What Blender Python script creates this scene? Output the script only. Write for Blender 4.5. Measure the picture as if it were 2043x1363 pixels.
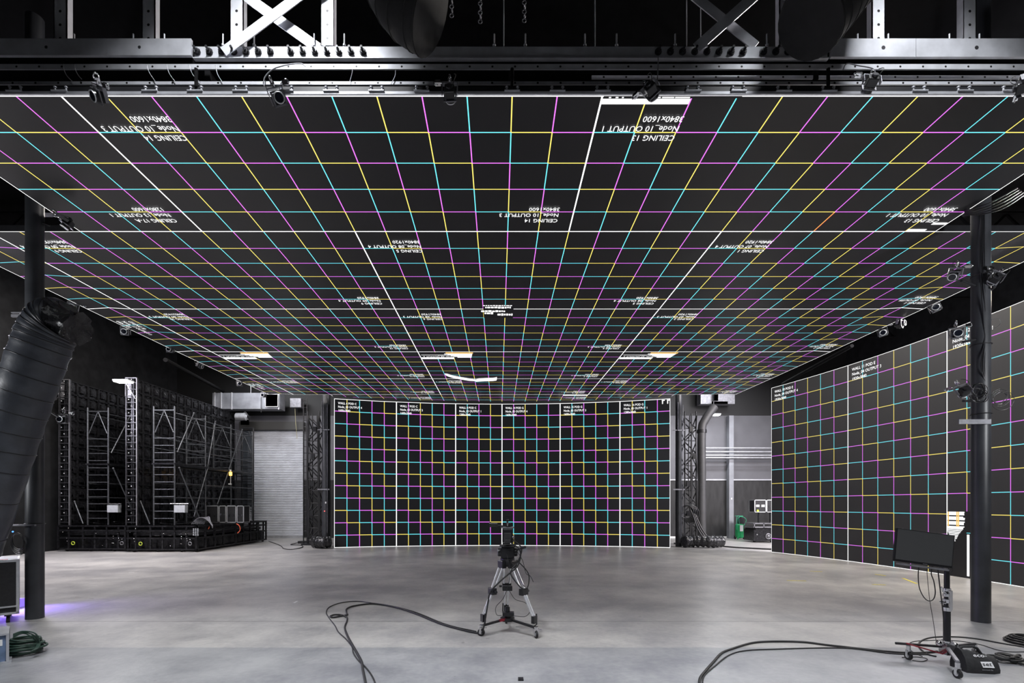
import bpy, math, random
from mathutils import Vector as V, Matrix, Euler
random.seed(7)
S = bpy.context.scene
for o in list(bpy.data.objects): bpy.data.objects.remove(o)
COL = S.collection
R = math.radians
# ---------------------------------------------------------------- camera, light, exposure
F, CX, CY, HC = 943.0, 994.7, 1007.5, 1.775      # focal length and principal point in pixels, eye height in metres
cd = bpy.data.cameras.new('camera'); cam = bpy.data.objects.new('camera', cd); COL.objects.link(cam); S.camera = cam
cam.location = (0, 0, HC); cam.rotation_euler = (R(90), 0, 0)
cd.sensor_width = 36; cd.lens = F/2043*36; cd.shift_x = (1021.5-CX)/2043; cd.shift_y = (CY-681.5)/2043
cd.clip_start = .05; cd.clip_end = 200
S.view_settings.view_transform = 'Standard'; S.view_settings.look = 'None'
S.view_settings.exposure = 0.0; S.view_settings.gamma = 1.0; S.view_settings.use_curve_mapping = False
w = bpy.data.worlds.new('world'); S.world = w; w.use_nodes = True
w.node_tree.nodes['Background'].inputs[0].default_value = (.55, .6, .75, 1)
w.node_tree.nodes['Background'].inputs[1].default_value = .012
def light(name, kind, loc, power, color=(1, 1, 1), aim=None, **k):
    d = bpy.data.lights.new(name, kind); d.energy = power; d.color = color
    for a, b in k.items(): setattr(d, a, b)
    o = bpy.data.objects.new(name, d); COL.objects.link(o); o.location = loc
    if aim is not None: o.rotation_euler = (V(aim)-V(loc)).to_track_quat('-Z', 'Y').to_euler()
    return o
COOL = (.95, .97, 1.0); WARM = (1.0, .93, .86); VIO = (.90, .87, 1.0)
light('high_bay_lamp', 'SPOT', (-2.7, 4.0, 9.4), 1600, COOL, (-2.7, 4.5, 0), spot_size=R(82), spot_blend=.55, shadow_soft_size=.26)
light('high_bay_lamp', 'SPOT', (4.4, 4.0, 9.4), 1600, COOL, (4.4, 4.5, 0), spot_size=R(82), spot_blend=.55, shadow_soft_size=.26)
light('house_lamp', 'AREA', (0, .6, 9.6), 440, COOL, (0, 2.0, 0), shape='RECTANGLE', size=14, size_y=1.0, spread=R(88))
light('front_fill', 'AREA', (8.6, 2.6, 3.4), 230, COOL, (10.6, 9.0, 6.0), shape='RECTANGLE', size=.6, size_y=.4, spread=R(120))  # unseen fill, added to brighten the side screen and ceiling
light('front_fill', 'AREA', (-10.2, 4.8, 3.2), 90, COOL, (-7.6, 9.0, 3.6), shape='RECTANGLE', size=1.6, size_y=1.6, spread=R(100))  # unseen fill, added for bright rims on the left column and duct
light('aisle_lamp', 'AREA', (-9.6, 14.5, 9.1), 1500, WARM, (-10.4, 14.5, 0), shape='RECTANGLE', size=.5, size_y=11)
light('aisle_lamp', 'AREA', (11.7, 12.0, 9.2), 5600, WARM, (8.8, 12, 0), shape='RECTANGLE', size=.5, size_y=14)
light('side_fill', 'AREA', (-14.6, 14.0, 8.3), 1600, VIO, (-4, 14, 0), shape='RECTANGLE', size=.8, size_y=13)  # unseen fill, added to brighten the floor under the screen
light('side_fill', 'AREA', (14.8, 15.0, 8.4), 2600, VIO, (4, 15, 0), shape='RECTANGLE', size=.8, size_y=13)  # matching added fill from the right, violet like spill from the screens
light('back_lamp', 'AREA', (-11.5, 22.6, 8.6), 190, COOL, (-11.3, 23.6, 0), shape='RECTANGLE', size=2.5, size_y=.4)
light('back_lamp', 'AREA', (11.6, 21.6, 8.6), 260, COOL, (11.6, 22.0, 0), shape='RECTANGLE', size=3, size_y=.4)

def P(px, py, Y):            # a measured point of the photograph at distance Y
    return V(((px-CX)*Y/F, Y, HC-(py-CY)*Y/F))
def G(px, py, z=0.0):        # the same on the floor (or on a level z)
    Y = F*(HC-z)/(py-CY); return V(((px-CX)*Y/F, Y, z))
def flat_strip(a, b, w_, z=.004):
    a, b = V(a), V(b); d = (b-a).normalized(); n_ = V((-d.y, d.x, 0))*w_/2; m_ = MB(); m_.prism([(p.x, p.y, .001) for p in (a-n_, b-n_, b+n_, a+n_)], (0, 0, z)); return m_
# ---------------------------------------------------------------- materials
def mat(name, col, rough=.5, metal=0, var=0, scale=8, emit=None, es=1, bump=0, spec=None):
    m = bpy.data.materials.new(name); m.use_nodes = True; nt = m.node_tree; b = nt.nodes['Principled BSDF']
    b.inputs['Base Color'].default_value = (*col, 1); b.inputs['Roughness'].default_value = rough; b.inputs['Metallic'].default_value = metal
    if spec is not None: b.inputs['Specular IOR Level'].default_value = spec
    if emit: b.inputs['Emission Color'].default_value = (*emit, 1); b.inputs['Emission Strength'].default_value = es
    if var or bump:
        tc = nt.nodes.new('ShaderNodeTexCoord'); n = nt.nodes.new('ShaderNodeTexNoise'); n.inputs['Scale'].default_value = scale; n.inputs['Detail'].default_value = 5
        nt.links.new(tc.outputs['Object'], n.inputs['Vector'])
        if var:
            r = nt.nodes.new('ShaderNodeValToRGB'); r.color_ramp.elements[0].position = .3; r.color_ramp.elements[1].position = .7
            r.color_ramp.elements[0].color = (*[c*(1-var) for c in col], 1); r.color_ramp.elements[1].color = (*[min(1, c*(1+var)) for c in col], 1)
            nt.links.new(n.outputs['Fac'], r.inputs['Fac']); nt.links.new(r.outputs['Color'], b.inputs['Base Color'])
        if bump:
            bp = nt.nodes.new('ShaderNodeBump'); bp.inputs['Strength'].default_value = bump; bp.inputs['Distance'].default_value = .02
            nt.links.new(n.outputs['Fac'], bp.inputs['Height']); nt.links.new(bp.outputs['Normal'], b.inputs['Normal'])
    return m
ORD = ('leftmost', 'second from left', 'third from left', 'fourth from left', 'fifth from left', 'sixth from left', 'seventh from left', 'eighth from left', 'ninth from left', 'tenth from left', 'ninth from right', 'eighth from right', 'seventh from right', 'sixth from right', 'fifth from right', 'fourth from right', 'third from right', 'second from right', 'rightmost')
M = dict(
    black=mat('black paint', (.012, .012, .014), .45, 0, .3, 6),
    blackm=mat('black metal', (.022, .022, .025), .38, .3, .3, 20),
    plastic=mat('black plastic', (.012, .012, .014), .3, 0, .2, 30),
    lens=mat('lens glass', (.01, .012, .02), .05, 0, spec=.9),
    rubber=mat('rubber', (.015, .015, .016), .6, 0, .2, 30),
    film=mat('black plastic film', (.045, .050, .062), .42, 0, .25, 5, bump=.5),
    filmw=mat('wrinkled black film', (.018, .018, .02), .22, 0, .3, 14, bump=1.0),
    duct=mat('matte duct cloth', (.007, .007, .0075), .85, 0, .3, 9, bump=.3),
    rackm=mat('rack black metal', (.028, .028, .032), .3, .6, .7, 14), rackd=mat('rack frame metal', (.04, .04, .045), .35, .4, .5, 10),
    tube=mat('scaffold tube', (.10, .105, .115), .4, .6, .3, 12),
    steel=mat('galvanised steel', (.55, .56, .60), .42, .55, .15, 5),
    steeld=mat('dull steel', (.22, .22, .24), .45, .5, .25, 9),
    chrome=mat('chrome', (.75, .75, .77), .16, 1),
    alu=mat('aluminium', (.78, .79, .82), .36, .75, .08, 20),
    case=mat('black laminate', (.015, .015, .017), .5, 0, .3, 25),
    grey=mat('grey enamel', (.42, .44, .47), .5, 0, .1, 10),
    green=mat('green enamel', (.015, .30, .10), .35, 0, .15, 12),
    white=mat('white label', (.75, .75, .75), .6), red=mat('red paint', (.5, .02, .03), .5, 0, .2, 20),
    dred=mat('dark red metal', (.25, .015, .03), .4, .3, .3, 20),
    orange=mat('orange cable jacket', (.7, .12, .05), .5), yellow=mat('yellow tape', (.70, .60, .10), .6, 0, .25, 30),
    gcable=mat('dark green cable', (.02, .05, .035), .5), gplug=mat('green plug', (.05, .45, .25), .4),
    blue=mat('blue grey panel', (.16, .22, .36), .4, .2, .2, 12), tarp=mat('bag cloth', (.018, .018, .02), .75, 0, .3, 25, bump=.3),
    wood=mat('dark plywood', (.030, .030, .033), .6, 0, .5, 2.2), brick=mat('dark wall paint', (.014, .0145, .016), .9, 0, .3, 3, spec=.15), matte=mat('matte black paint', (.006, .006, .0065), .95, 0, .2, 5, spec=.05),
    lamp=mat('lamp glow', (1, 1, 1), .5, emit=(1, .98, .94), es=14), amber=mat('amber lamp', (.8, .4, .05), .4, emit=(1, .55, .08), es=5),
    tally=mat('red tally light', (.6, 0, 0), .4, emit=(1, .12, .12), es=2.5), bluel=mat('blue indicator', (0, .1, .6), .4, emit=(.1, .35, 1), es=2),
    lime=mat('lime sticker', (.45, .55, .05), .5), rope=mat('yellow rope', (.45, .42, .25), .7),
    ledwhite=mat('lit screen white', (.02, .02, .02), .5, emit=(1, 1, 1), es=1.5),
    ledblack=mat('unlit screen area', (.012, .012, .014), .5), ledorange=mat('lit screen orange', (.02, .02, .02), .5, emit=(1, .55, .12), es=1.1),
    ledred=mat('lit screen red', (.02, .02, .02), .5, emit=(1, .08, .05), es=1.2),
    screen=mat('dark monitor glass', (.050, .051, .053), .36, 0, spec=.7), logo=mat('printed logo white', (.8, .8, .82), .6),
)
YEL, MAG, CYA = (.72, .58, .11), (.62, .13, .72), (.11, .60, .68)
GR = {}
def led_mat(kind, W, H, hk, vk, lw, ww, base, rough, es):
    """screen surface: emitting grid lines over a black LED face; UV 'cell' counts cells, UV 'edge' counts from the tile border"""
    key = (kind, W, H)
    if key in GR: return GR[key]
    m = bpy.data.materials.new('led face '+kind); m.use_nodes = True; nt = m.node_tree; N = nt.nodes; L = nt.links; b = N['Principled BSDF']
    def val(x, sock):
        if isinstance(x, (int, float)): sock.default_value = x
        else: L.new(x, sock)
    def mt(op, a, bb=0.0, c=None):
        n = N.new('ShaderNodeMath'); n.operation = op; val(a, n.inputs[0]); val(bb, n.inputs[1])
        if c is not None: val(c, n.inputs[2])
        return n.outputs[0]
    def uv(nm):
        u = N.new('ShaderNodeUVMap'); u.uv_map = nm; s = N.new('ShaderNodeSeparateXYZ'); L.new(u.outputs[0], s.inputs[0]); return s.outputs[0], s.outputs[1]
    u, v = uv('cell'); lu, lv = uv('edge')
    ru, rv = mt('ROUND', u), mt('ROUND', v); fu, fv = mt('FLOOR', u), mt('FLOOR', v)
    mh = mt('LESS_THAN', mt('ABSOLUTE', mt('SUBTRACT', v, rv)), lw); mv = mt('LESS_THAN', mt('ABSOLUTE', mt('SUBTRACT', u, ru)), lw)
    def idx(a, b_, k):
        t = mt('ADD', mt('ADD', mt('MULTIPLY', a, k[0]), mt('MULTIPLY', b_, k[1])), k[2]+300.0)
        return mt('DIVIDE', mt('ADD', mt('MODULO', t, 3.0), .5), 3.0)
    def ramp(f):
        r = N.new('ShaderNodeValToRGB'); r.color_ramp.interpolation = 'CONSTANT'; e = r.color_ramp.elements
        e[0].position = 0; e[0].color = (*YEL, 1); e[1].position = 1/3; e[1].color = (*MAG, 1); x = e.new(2/3); x.color = (*CYA, 1)
        L.new(f, r.inputs['Fac']); return r.outputs['Color']
    ch, cv = ramp(idx(fu, rv, hk)), ramp(idx(ru, fv, vk))
    def mix(f, a, c):
        n = N.new('ShaderNodeMix'); n.data_type = 'RGBA'; L.new(f, n.inputs[0])
        for s, q in ((n.inputs[6], a), (n.inputs[7], c)):
            if isinstance(q, tuple): s.default_value = (*q, 1)
            else: L.new(q, s)
        return n.outputs[2]
    c1 = mix(mh, (0.0, 0.0, 0.0), ch); c2 = mix(mv, c1, cv)
    d = mt('MINIMUM', mt('MINIMUM', lu, mt('SUBTRACT', float(W), lu)), mt('MINIMUM', lv, mt('SUBTRACT', float(H), lv)))
    c3 = mix(mt('LESS_THAN', d, ww), c2, (1.0, 1.0, 1.0))
    L.new(c3, b.inputs['Emission Color']); b.inputs['Emission Strength'].default_value = es
    b.inputs['Base Color'].default_value = (*base, 1); b.inputs['Roughness'].default_value = rough
    GR[key] = m; return m
def perf_mat(name, col, rough, metal, pitch, off, r, plane):
    """steel with a row of round punched holes: plane = indices of the two object axes"""
    m = mat(name, col, rough, metal, .12, 6); nt = m.node_tree; N = nt.nodes; L = nt.links; b = N['Principled BSDF']
    tc = N.new('ShaderNodeTexCoord'); s = N.new('ShaderNodeSeparateXYZ'); L.new(tc.outputs['Object'], s.inputs[0])
    def mt(op, a, c):
        n = N.new('ShaderNodeMath'); n.operation = op
        for q, k in ((a, 0), (c, 1)):
            if isinstance(q, (int, float)): n.inputs[k].default_value = q
            else: L.new(q, n.inputs[k])
        return n.outputs[0]
    a = mt('SUBTRACT', mt('MODULO', mt('ADD', s.outputs[plane[0]], 50*pitch), pitch), pitch/2)
    c = mt('SUBTRACT', s.outputs[plane[1]], off)
    d = mt('LESS_THAN', mt('SQRT', mt('ADD', mt('MULTIPLY', a, a), mt('MULTIPLY', c, c)), 0), r)
    old = b.inputs['Base Color'].links[0].from_socket
    x = N.new('ShaderNodeMix'); x.data_type = 'RGBA'; L.new(d, x.inputs[0]); L.new(old, x.inputs[6]); x.inputs[7].default_value = (.005, .005, .005, 1)
    L.new(x.outputs[2], b.inputs['Base Color']); return m
# ---------------------------------------------------------------- mesh builder
FR = {}
class MB:
    def __init__(s): s.v = []; s.f = []; s.sm = []; s.uv = {}
    def add(s, vs, fs, smooth=False):
        k = len(s.v); s.v += [V(p) for p in vs]; s.f += [tuple(i+k for i in f) for f in fs]; s.sm += [smooth]*len(fs); return s
    def box(s, c, d, rot=None):
        c = V(c); q = rot.to_matrix() if isinstance(rot, Euler) else rot
        vs = []
        for x in (-.5, .5):
            for y in (-.5, .5):
                for z in (-.5, .5):
                    p = V((x*d[0], y*d[1], z*d[2]))
                    if q is not None: p = q @ p
                    vs.append(c+p)
        return s.add(vs, [(0, 1, 3, 2), (4, 6, 7, 5), (0, 4, 5, 1), (2, 3, 7, 6), (0, 2, 6, 4), (1, 5, 7, 3)])
    def b2(s, a, b):
        a, b = V(a), V(b); return s.box((a+b)/2, [abs(q) for q in (b-a)])
    def bar(s, a, b, w, h=None):
        a, b = V(a), V(b); h = h or w; d = b-a
        return s.box((a+b)/2, (w, h, d.length), d.to_track_quat('Z', 'Y').to_matrix())
    def cyl(s, a, b, r, n=12, r2=None, cap=True):
        a, b = V(a), V(b); r2 = r if r2 is None else r2; q = (b-a).to_track_quat('Z', 'Y').to_matrix(); vs = []
        for p, rr in ((a, r), (b, r2)):
            for k in range(n): t = 2*math.pi*k/n; vs.append(p+q @ V((rr*math.cos(t), rr*math.sin(t), 0)))
        s.add(vs, [(k, (k+1) % n, n+(k+1) % n, n+k) for k in range(n)], True)
        if cap: s.add(vs[:n], [tuple(range(n-1, -1, -1))]); s.add(vs[n:], [tuple(range(n))])
        return s
    def tube(s, pts, r, n=8, closed=False, cap=True):
        pts = [V(p) for p in pts]; m = len(pts); rs = r if isinstance(r, (list, tuple)) else [r]*m; vs = []
        up = V((0, 0, 1)); prev = None
        for i, p in enumerate(pts):
            a = pts[(i-1) % m] if (i > 0 or closed) else p; b = pts[(i+1) % m] if (i < m-1 or closed) else p
            t = (b-a).normalized() if (b-a).length > 1e-9 else V((0, 0, 1))
            if prev is None: x = t.orthogonal().normalized()
            else: x = (prev-t*prev.dot(t)); x = x.normalized() if x.length > 1e-6 else t.orthogonal().normalized()
            prev = x; y = t.cross(x)
            for k in range(n): an = 2*math.pi*k/n; vs.append(p+(x*math.cos(an)+y*math.sin(an))*rs[i])
        fs = []
        for i in range(m if closed else m-1):
            j = (i+1) % m
            for k in range(n): fs.append((i*n+k, i*n+(k+1) % n, j*n+(k+1) % n, j*n+k))
        s.add(vs, fs, True)
        if cap and not closed: s.add(vs[:n], [tuple(range(n-1, -1, -1))]); s.add(vs[-n:], [tuple(range(n))])
        return s
    def ring(s, c, ax, R_, r, n=20, m=6):
        c = V(c); q = V(ax).to_track_quat('Z', 'Y').to_matrix()
        return s.tube([c+q @ V((R_*math.cos(2*math.pi*k/n), R_*math.sin(2*math.pi*k/n), 0)) for k in range(n)], r, m, True)
    def ball(s, c, r, n=10, sc=(1, 1, 1)):
        c = V(c); vs = [c+V((0, 0, r*sc[2]))]; fs = []
        for i in range(1, n//2):
            a = math.pi*i/(n//2)
            for k in range(n): t = 2*math.pi*k/n; vs.append(c+V((r*sc[0]*math.sin(a)*math.cos(t), r*sc[1]*math.sin(a)*math.sin(t), r*sc[2]*math.cos(a))))
        vs.append(c-V((0, 0, r*sc[2]))); m = n//2-1; e = len(vs)-1
        for k in range(n):
            fs.append((0, 1+k, 1+(k+1) % n)); fs.append((e, 1+(m-1)*n+(k+1) % n, 1+(m-1)*n+k))
            for i in range(m-1): fs.append((1+i*n+k, 1+(i+1)*n+k, 1+(i+1)*n+(k+1) % n, 1+i*n+(k+1) % n))
        return s.add(vs, fs, True)
    def prism(s, pts, ext):
        pts = [V(p) for p in pts]; n = len(pts); e = V(ext)
        return s.add(pts+[p+e for p in pts], [tuple(range(n-1, -1, -1)), tuple(range(n, 2*n))]+[(k, (k+1) % n, n+(k+1) % n, n+k) for k in range(n)])
    def build(s, name, m, parent=None, bevel=0):
        me = bpy.data.meshes.new(name); fr = FR.get(parent.name) if parent is not None else None
        inv = fr.inverted() if fr is not None else None
        me.from_pydata([(inv @ p if inv is not None else p)[:] for p in s.v], [], s.f); me.materials.append(m)
        for p, q in zip(me.polygons, s.sm): p.use_smooth = q
        me.update(); o = bpy.data.objects.new(name, me); COL.objects.link(o)
        if parent is not None: o.parent = parent; FR[o.name] = fr if fr is not None else Matrix()
        if bevel: md = o.modifiers.new('bevel', 'BEVEL'); md.width = bevel; md.segments = 2; md.limit_method = 'ANGLE'
        return o
def thing(name, label, cat, loc=(0, 0, 0), group=None, rot=(0, 0, 0)):
    o = bpy.data.objects.new(name, None); COL.objects.link(o); o.location = loc; o.rotation_euler = rot; o.empty_display_size = .1
    FR[o.name] = Matrix.Translation(V(loc)) @ Euler(rot).to_matrix().to_4x4(); return tag(o, label, cat, group)
def tag(o, label, cat, group=None):
    o['label'] = label; o['category'] = cat
    if group: o['group'] = group
    return o
def struct(o): o['kind'] = 'structure'; return o
def dup(root, loc, rot, label, group=None):
    def rec(o, par):
        c = o.copy(); COL.objects.link(c); c.parent = par
        for ch in list(o.children): rec(ch, c)
        return c
    r = rec(root, None); r.location = loc; r.rotation_euler = rot; r['label'] = label
    if group: r['group'] = group
    return r
def smooth_path(pts, k=6):
    pts = [V(p) for p in pts]; out = []
    for i in range(len(pts)-1):
        p0, p1, p2, p3 = pts[max(i-1, 0)], pts[i], pts[i+1], pts[min(i+2, len(pts)-1)]
        for j in range(k):
            t = j/k; out.append(.5*((2*p1)+(p2-p0)*t+(2*p0-5*p1+4*p2-p3)*t*t+(3*p1-p0-3*p2+p3)*t**3))
    return out+[pts[-1]]
def text_mesh(body, wide, cap, m, parent, mtx, name='label_text', spacing=None):
    """lettering scaled so its widest line is `wide` and its capitals `cap` high; origin at the top left"""
    cu = bpy.data.curves.new(name, 'FONT'); cu.body = body; cu.size = 1; cu.resolution_u = 2
    if spacing: cu.space_line = spacing
    t = bpy.data.objects.new(name, cu); COL.objects.link(t); bpy.context.view_layer.update()
    me = bpy.data.meshes.new_from_object(t.evaluated_get(bpy.context.evaluated_depsgraph_get())); bpy.data.objects.remove(t)
    xs = [v.co.x for v in me.vertices]; ys = [v.co.y for v in me.vertices]; x0 = min(xs); sx = wide/(max(xs)-x0); sy = cap/.72; y1 = max(ys)
    fr = FR[parent.name].inverted() @ mtx
    for v in me.vertices: v.co = fr @ V(((v.co.x-x0)*sx, (v.co.y-y1)*sy, 0))
    me.materials.clear(); me.materials.append(m); o = bpy.data.objects.new(name, me); COL.objects.link(o); o.parent = parent; FR[o.name] = FR[parent.name]; return o

# ---------------------------------------------------------------- the shell
BW = 25.3                                        # back wall distance
def floor_material():
    m = bpy.data.materials.new('polished concrete'); m.use_nodes = True; nt = m.node_tree; N = nt.nodes; L = nt.links; b = N['Principled BSDF']
    tc = N.new('ShaderNodeTexCoord'); s = N.new('ShaderNodeSeparateXYZ'); L.new(tc.outputs['Object'], s.inputs[0])
    def noise(sc, det, st=(1, 1, 1), ro=.55):
        mp = N.new('ShaderNodeMapping'); mp.inputs['Scale'].default_value = st; L.new(tc.outputs['Object'], mp.inputs[0])
        n = N.new('ShaderNodeTexNoise'); n.inputs['Scale'].default_value = sc; n.inputs['Detail'].default_value = det; n.inputs['Roughness'].default_value = ro
        L.new(mp.outputs[0], n.inputs['Vector']); return n.outputs['Fac']
    def mt(op, a, c=0.0):
        n = N.new('ShaderNodeMath'); n.operation = op
        for q, k in ((a, 0), (c, 1)):
            if isinstance(q, (int, float)): n.inputs[k].default_value = q
            else: L.new(q, n.inputs[k])
        return n.outputs[0]
    big = noise(.35, 6, (1, 1.3, 1), .6); mid = noise(1.6, 8, (1, 1, 1), .65); fine = noise(14, 6)
    vv = mt('ADD', mt('MULTIPLY', big, .55), mt('ADD', mt('MULTIPLY', mid, .32), mt('MULTIPLY', fine, .13)))
    r = N.new('ShaderNodeValToRGB'); e = r.color_ramp.elements
    e[0].position = .42; e[0].color = (.27, .265, .27, 1); e[1].position = .59; e[1].color = (.50, .485, .465, 1); L.new(vv, r.inputs['Fac'])
    col = r.outputs['Color']
    X, Y = s.outputs[0], s.outputs[1]
    def mixc(fac, a, c, bt='MIX'):
        n = N.new('ShaderNodeMix'); n.data_type = 'RGBA'; n.blend_type = bt; L.new(fac, n.inputs[0]); L.new(a, n.inputs[6]); n.inputs[7].default_value = (*c, 1); return n.outputs[2]
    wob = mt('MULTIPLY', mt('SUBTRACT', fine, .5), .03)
    col = mixc(mt('LESS_THAN', mt('ADD', Y, wob), 5.88), col, (.72, .75, .80), 'MULTIPLY')     # darker, bluer tone in the front strip of floor
    for yj in (7.2, 13.3, 19.5):                                                               # saw-cut joints
        col = mixc(mt('LESS_THAN', mt('ABSOLUTE', mt('SUBTRACT', Y, yj)), .012), col, (.35, .34, .34), 'MULTIPLY')
    for xj in (-7.2, 7.3):
        col = mixc(mt('LESS_THAN', mt('ABSOLUTE', mt('SUBTRACT', X, xj)), .008), col, (.6, .6, .6), 'MULTIPLY')
    spots = mt('GREATER_THAN', noise(5, 2, (1, 1, 1), .5), .74); col = mixc(spots, col, (.75, .74, .73), 'MULTIPLY')
    L.new(col, b.inputs['Base Color'])
    rr = N.new('ShaderNodeMapRange'); rr.inputs['To Min'].default_value = .26; rr.inputs['To Max'].default_value = .42; L.new(mid, rr.inputs[0]); L.new(rr.outputs[0], b.inputs['Roughness'])
    bp = N.new('ShaderNodeBump'); bp.inputs['Strength'].default_value = .25; bp.inputs['Distance'].default_value = .01; L.new(fine, bp.inputs['Height']); L.new(bp.outputs[0], b.inputs['Normal'])
    return m
def wall_material():
    m = mat('back wall paint', (.12, .12, .135), .6, 0, .12, 1.2); nt = m.node_tree; N = nt.nodes; L = nt.links; b = N['Principled BSDF']
    tc = N.new('ShaderNodeTexCoord'); s = N.new('ShaderNodeSeparateXYZ'); L.new(tc.outputs['Object'], s.inputs[0])
    g = b.inputs['Base Color'].links[0].from_socket
    n = N.new('ShaderNodeTexNoise'); n.inputs['Scale'].default_value = 2.5; n.inputs['Detail'].default_value = 6
    mp = N.new('ShaderNodeMapping'); mp.inputs['Scale'].default_value = (2, 1, .5); L.new(tc.outputs['Object'], mp.inputs[0]); L.new(mp.outputs[0], n.inputs[0])
    r = N.new('ShaderNodeValToRGB'); r.color_ramp.elements[0].color = (.007, .007, .008, 1); r.color_ramp.elements[1].color = (.028, .028, .03, 1)
    r.color_ramp.elements[0].position = .35; r.color_ramp.elements[1].position = .75; L.new(n.outputs[0], r.inputs[0])
    def stepz(z, a, c):
        k = N.new('ShaderNodeMath'); k.operation = 'GREATER_THAN'; L.new(s.outputs[2], k.inputs[0]); k.inputs[1].default_value = z
        x = N.new('ShaderNodeMix'); x.data_type = 'RGBA'; L.new(k.outputs[0], x.inputs[0]); L.new(a, x.inputs[6])
        if isinstance(c, tuple): x.inputs[7].default_value = (*c, 1)
        else: L.new(c, x.inputs[7])
        return x.outputs[2]
    L.new(stepz(6.55, stepz(3.1, r.outputs[0], g), (.007, .007, .008)), b.inputs['Base Color']); return m
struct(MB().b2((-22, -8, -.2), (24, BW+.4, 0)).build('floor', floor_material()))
struct(MB().b2((-22, BW, 0), (24, BW+.3, 10.4)).build('wall_back', wall_material()))
struct(MB().b2((-17.5, -8, 0), (-17.2, BW, 10.4)).build('wall_left', M['brick']))
struct(MB().b2((18.6, -8, 0), (18.9, BW, 10.4)).build('wall_right', M['brick']))
struct(MB().b2((-22, -8.3, 0), (24, -8, 10.4)).build('wall_front', M['brick']))
struct(MB().b2((-22, -8.3, 10.4), (24, BW+.4, 10.7)).build('ceiling', M['matte']))
struct(MB().b2((8.9, BW-.03, 3.09), (14.9, BW, 3.14)).build('trim_1', M['steel']))
struct(MB().b2((8.9, BW-.04, 0), (14.9, BW, .09)).build('trim_2', M['white']))
# roller shutter at the back left, slats in its own mesh
x0, x1 = P(495, 0, BW).x-.2, P(606, 0, BW).x
d = MB(); pr = []; n = 62; zt = 5.75
for k in range(n): z = .12+(zt-.12)*k/n; h = (zt-.12)/n; pr += [(x0, BW-.06, z), (x0, BW-.10, z+h*.5), (x0, BW-.06, z+h*.9)]
pr += [(x0, BW-.06, zt), (x0, BW-.01, zt), (x0, BW-.01, .12)]; d.prism(pr, (x1-x0, 0, 0))
door = struct(d.build('door_1', mat('shutter enamel', (.68, .70, .76), .45, .1, .08, 3)))
MB().b2((x0, BW-.13, 0), (x1, BW-.02, .14)).build('bottom_rail', M['steel'], door)
MB().b2((x0-.1, BW-.35, zt), (x1+.1, BW-.02, zt+.42)).build('shutter_housing', mat('housing paint', (.06, .06, .06), .6), door)
# roof steel
for k, (y, z) in enumerate(((9.5, 9.4), (13.5, 9.4), (17.5, 9.4), (21.5, 9.4))):
    j = MB(); j.b2((-17, y-.1, z), (18, y+.1, z+.04)); j.b2((-17, y-.1, z+.66), (18, y+.1, z+.7)); q = -17
    while q < 17: j.bar((q, y, z), (q+.7, y, z+.68), .05); j.bar((q+.7, y, z+.68), (q+1.4, y, z), .05); q += 1.4
    tag(j.build('roof_joist', M['matte']), 'black lattice roof joist above the side aisles, '+('nearest the entrance' if k == 0 else 'second from the entrance' if k == 1 else 'third from the entrance' if k == 2 else 'nearest the back wall'), 'roof joist', 'lattice joists under the black roof')
# sprinkler / service pipes up on the left and right
for nm, a, b_, r_, lb in (('service_pipe', P(330, 718, 17), P(446, 781, 24.5), .075, 'long dark pipe slanting down above the left stored screen racks'),
                          ('service_pipe', P(1562, 766, 20.5), P(1700, 690, 16), .06, 'dark diagonal roof pipe above the right grid screen')):
    tag(MB().cyl(a, b_, r_, 12).build(nm, M['matte']), lb, 'pipe')

# ---------------------------------------------------------------- LED ceiling
C = .5; Z0 = 10.47; XC = .301*C
HT = [(0, 9.062), (5, 8.949), (11, 8.90), (17, 8.899), (23, 8.934), (28, 8.985), (31, 8.99)]
def hn(n):
    for (a, p), (b, q) in zip(HT, HT[1:]):
        if n <= b: t = (n-a)/(b-a); return p+(q-p)*t
    return HT[-1][1]
def kink(i):
    a = abs(i); return .055*max(0, 1-abs(a-18)) if a > 17 else 0
def cp(i, n, dz=0):          # ceiling cell coordinates to world
    return V((XC+i*C, (Z0+n)*C, HC+(hn(n)+kink(i))*C-dz))
led = thing('led_ceiling', 'huge overhead screen of cyan, magenta, yellow and white grid lines', 'video screen', cp(0, 0))
FACE = (.018, .018, .020)
def led_section(i0, i1, n0, n1, ie=None):
    W, H = i1-i0, n1-n0; me = bpy.data.meshes.new('screen_section'); vs = []; fs = []; uc = []; ue = []
    ni, nn = int(W), max(1, int(math.ceil(H))); inv = FR[led.name].inverted()
    g = lambda a, b: a*(nn+1)+b
    for a in range(ni+1):
        for b in range(nn+1):
            i = i0+a; end = n1 if ie is None else ie(i); n = n0+(end-n0)*b/nn
            vs.append((inv @ cp(i, n))[:]); uc.append((i, n)); ue.append((a, n-n0 if ie is None else 1.5+0*(n-n0) if 0 < b < nn else (0 if b == 0 else 1.5)))
    for a in range(ni):
        for b in range(nn): fs.append((g(a, b), g(a, b+1), g(a+1, b+1), g(a+1, b)))
    me.from_pydata(vs, [], fs)
    for nm, src in (('cell', uc), ('edge', ue)):
        l = me.uv_layers.new(name=nm)
        for lp in me.loops: l.data[lp.index].uv = src[lp.vertex_index]
    HH = H if ie is None else 3
    me.materials.append(led_mat('ceiling', W, HH, (1, -1, 1), (1, -1, 0), .0135, .019, FACE, .42, 2.0))
    me.update(); o = bpy.data.objects.new('screen_section', me); COL.objects.link(o); o.parent = led; FR[o.name] = FR[led.name]; return o
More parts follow.
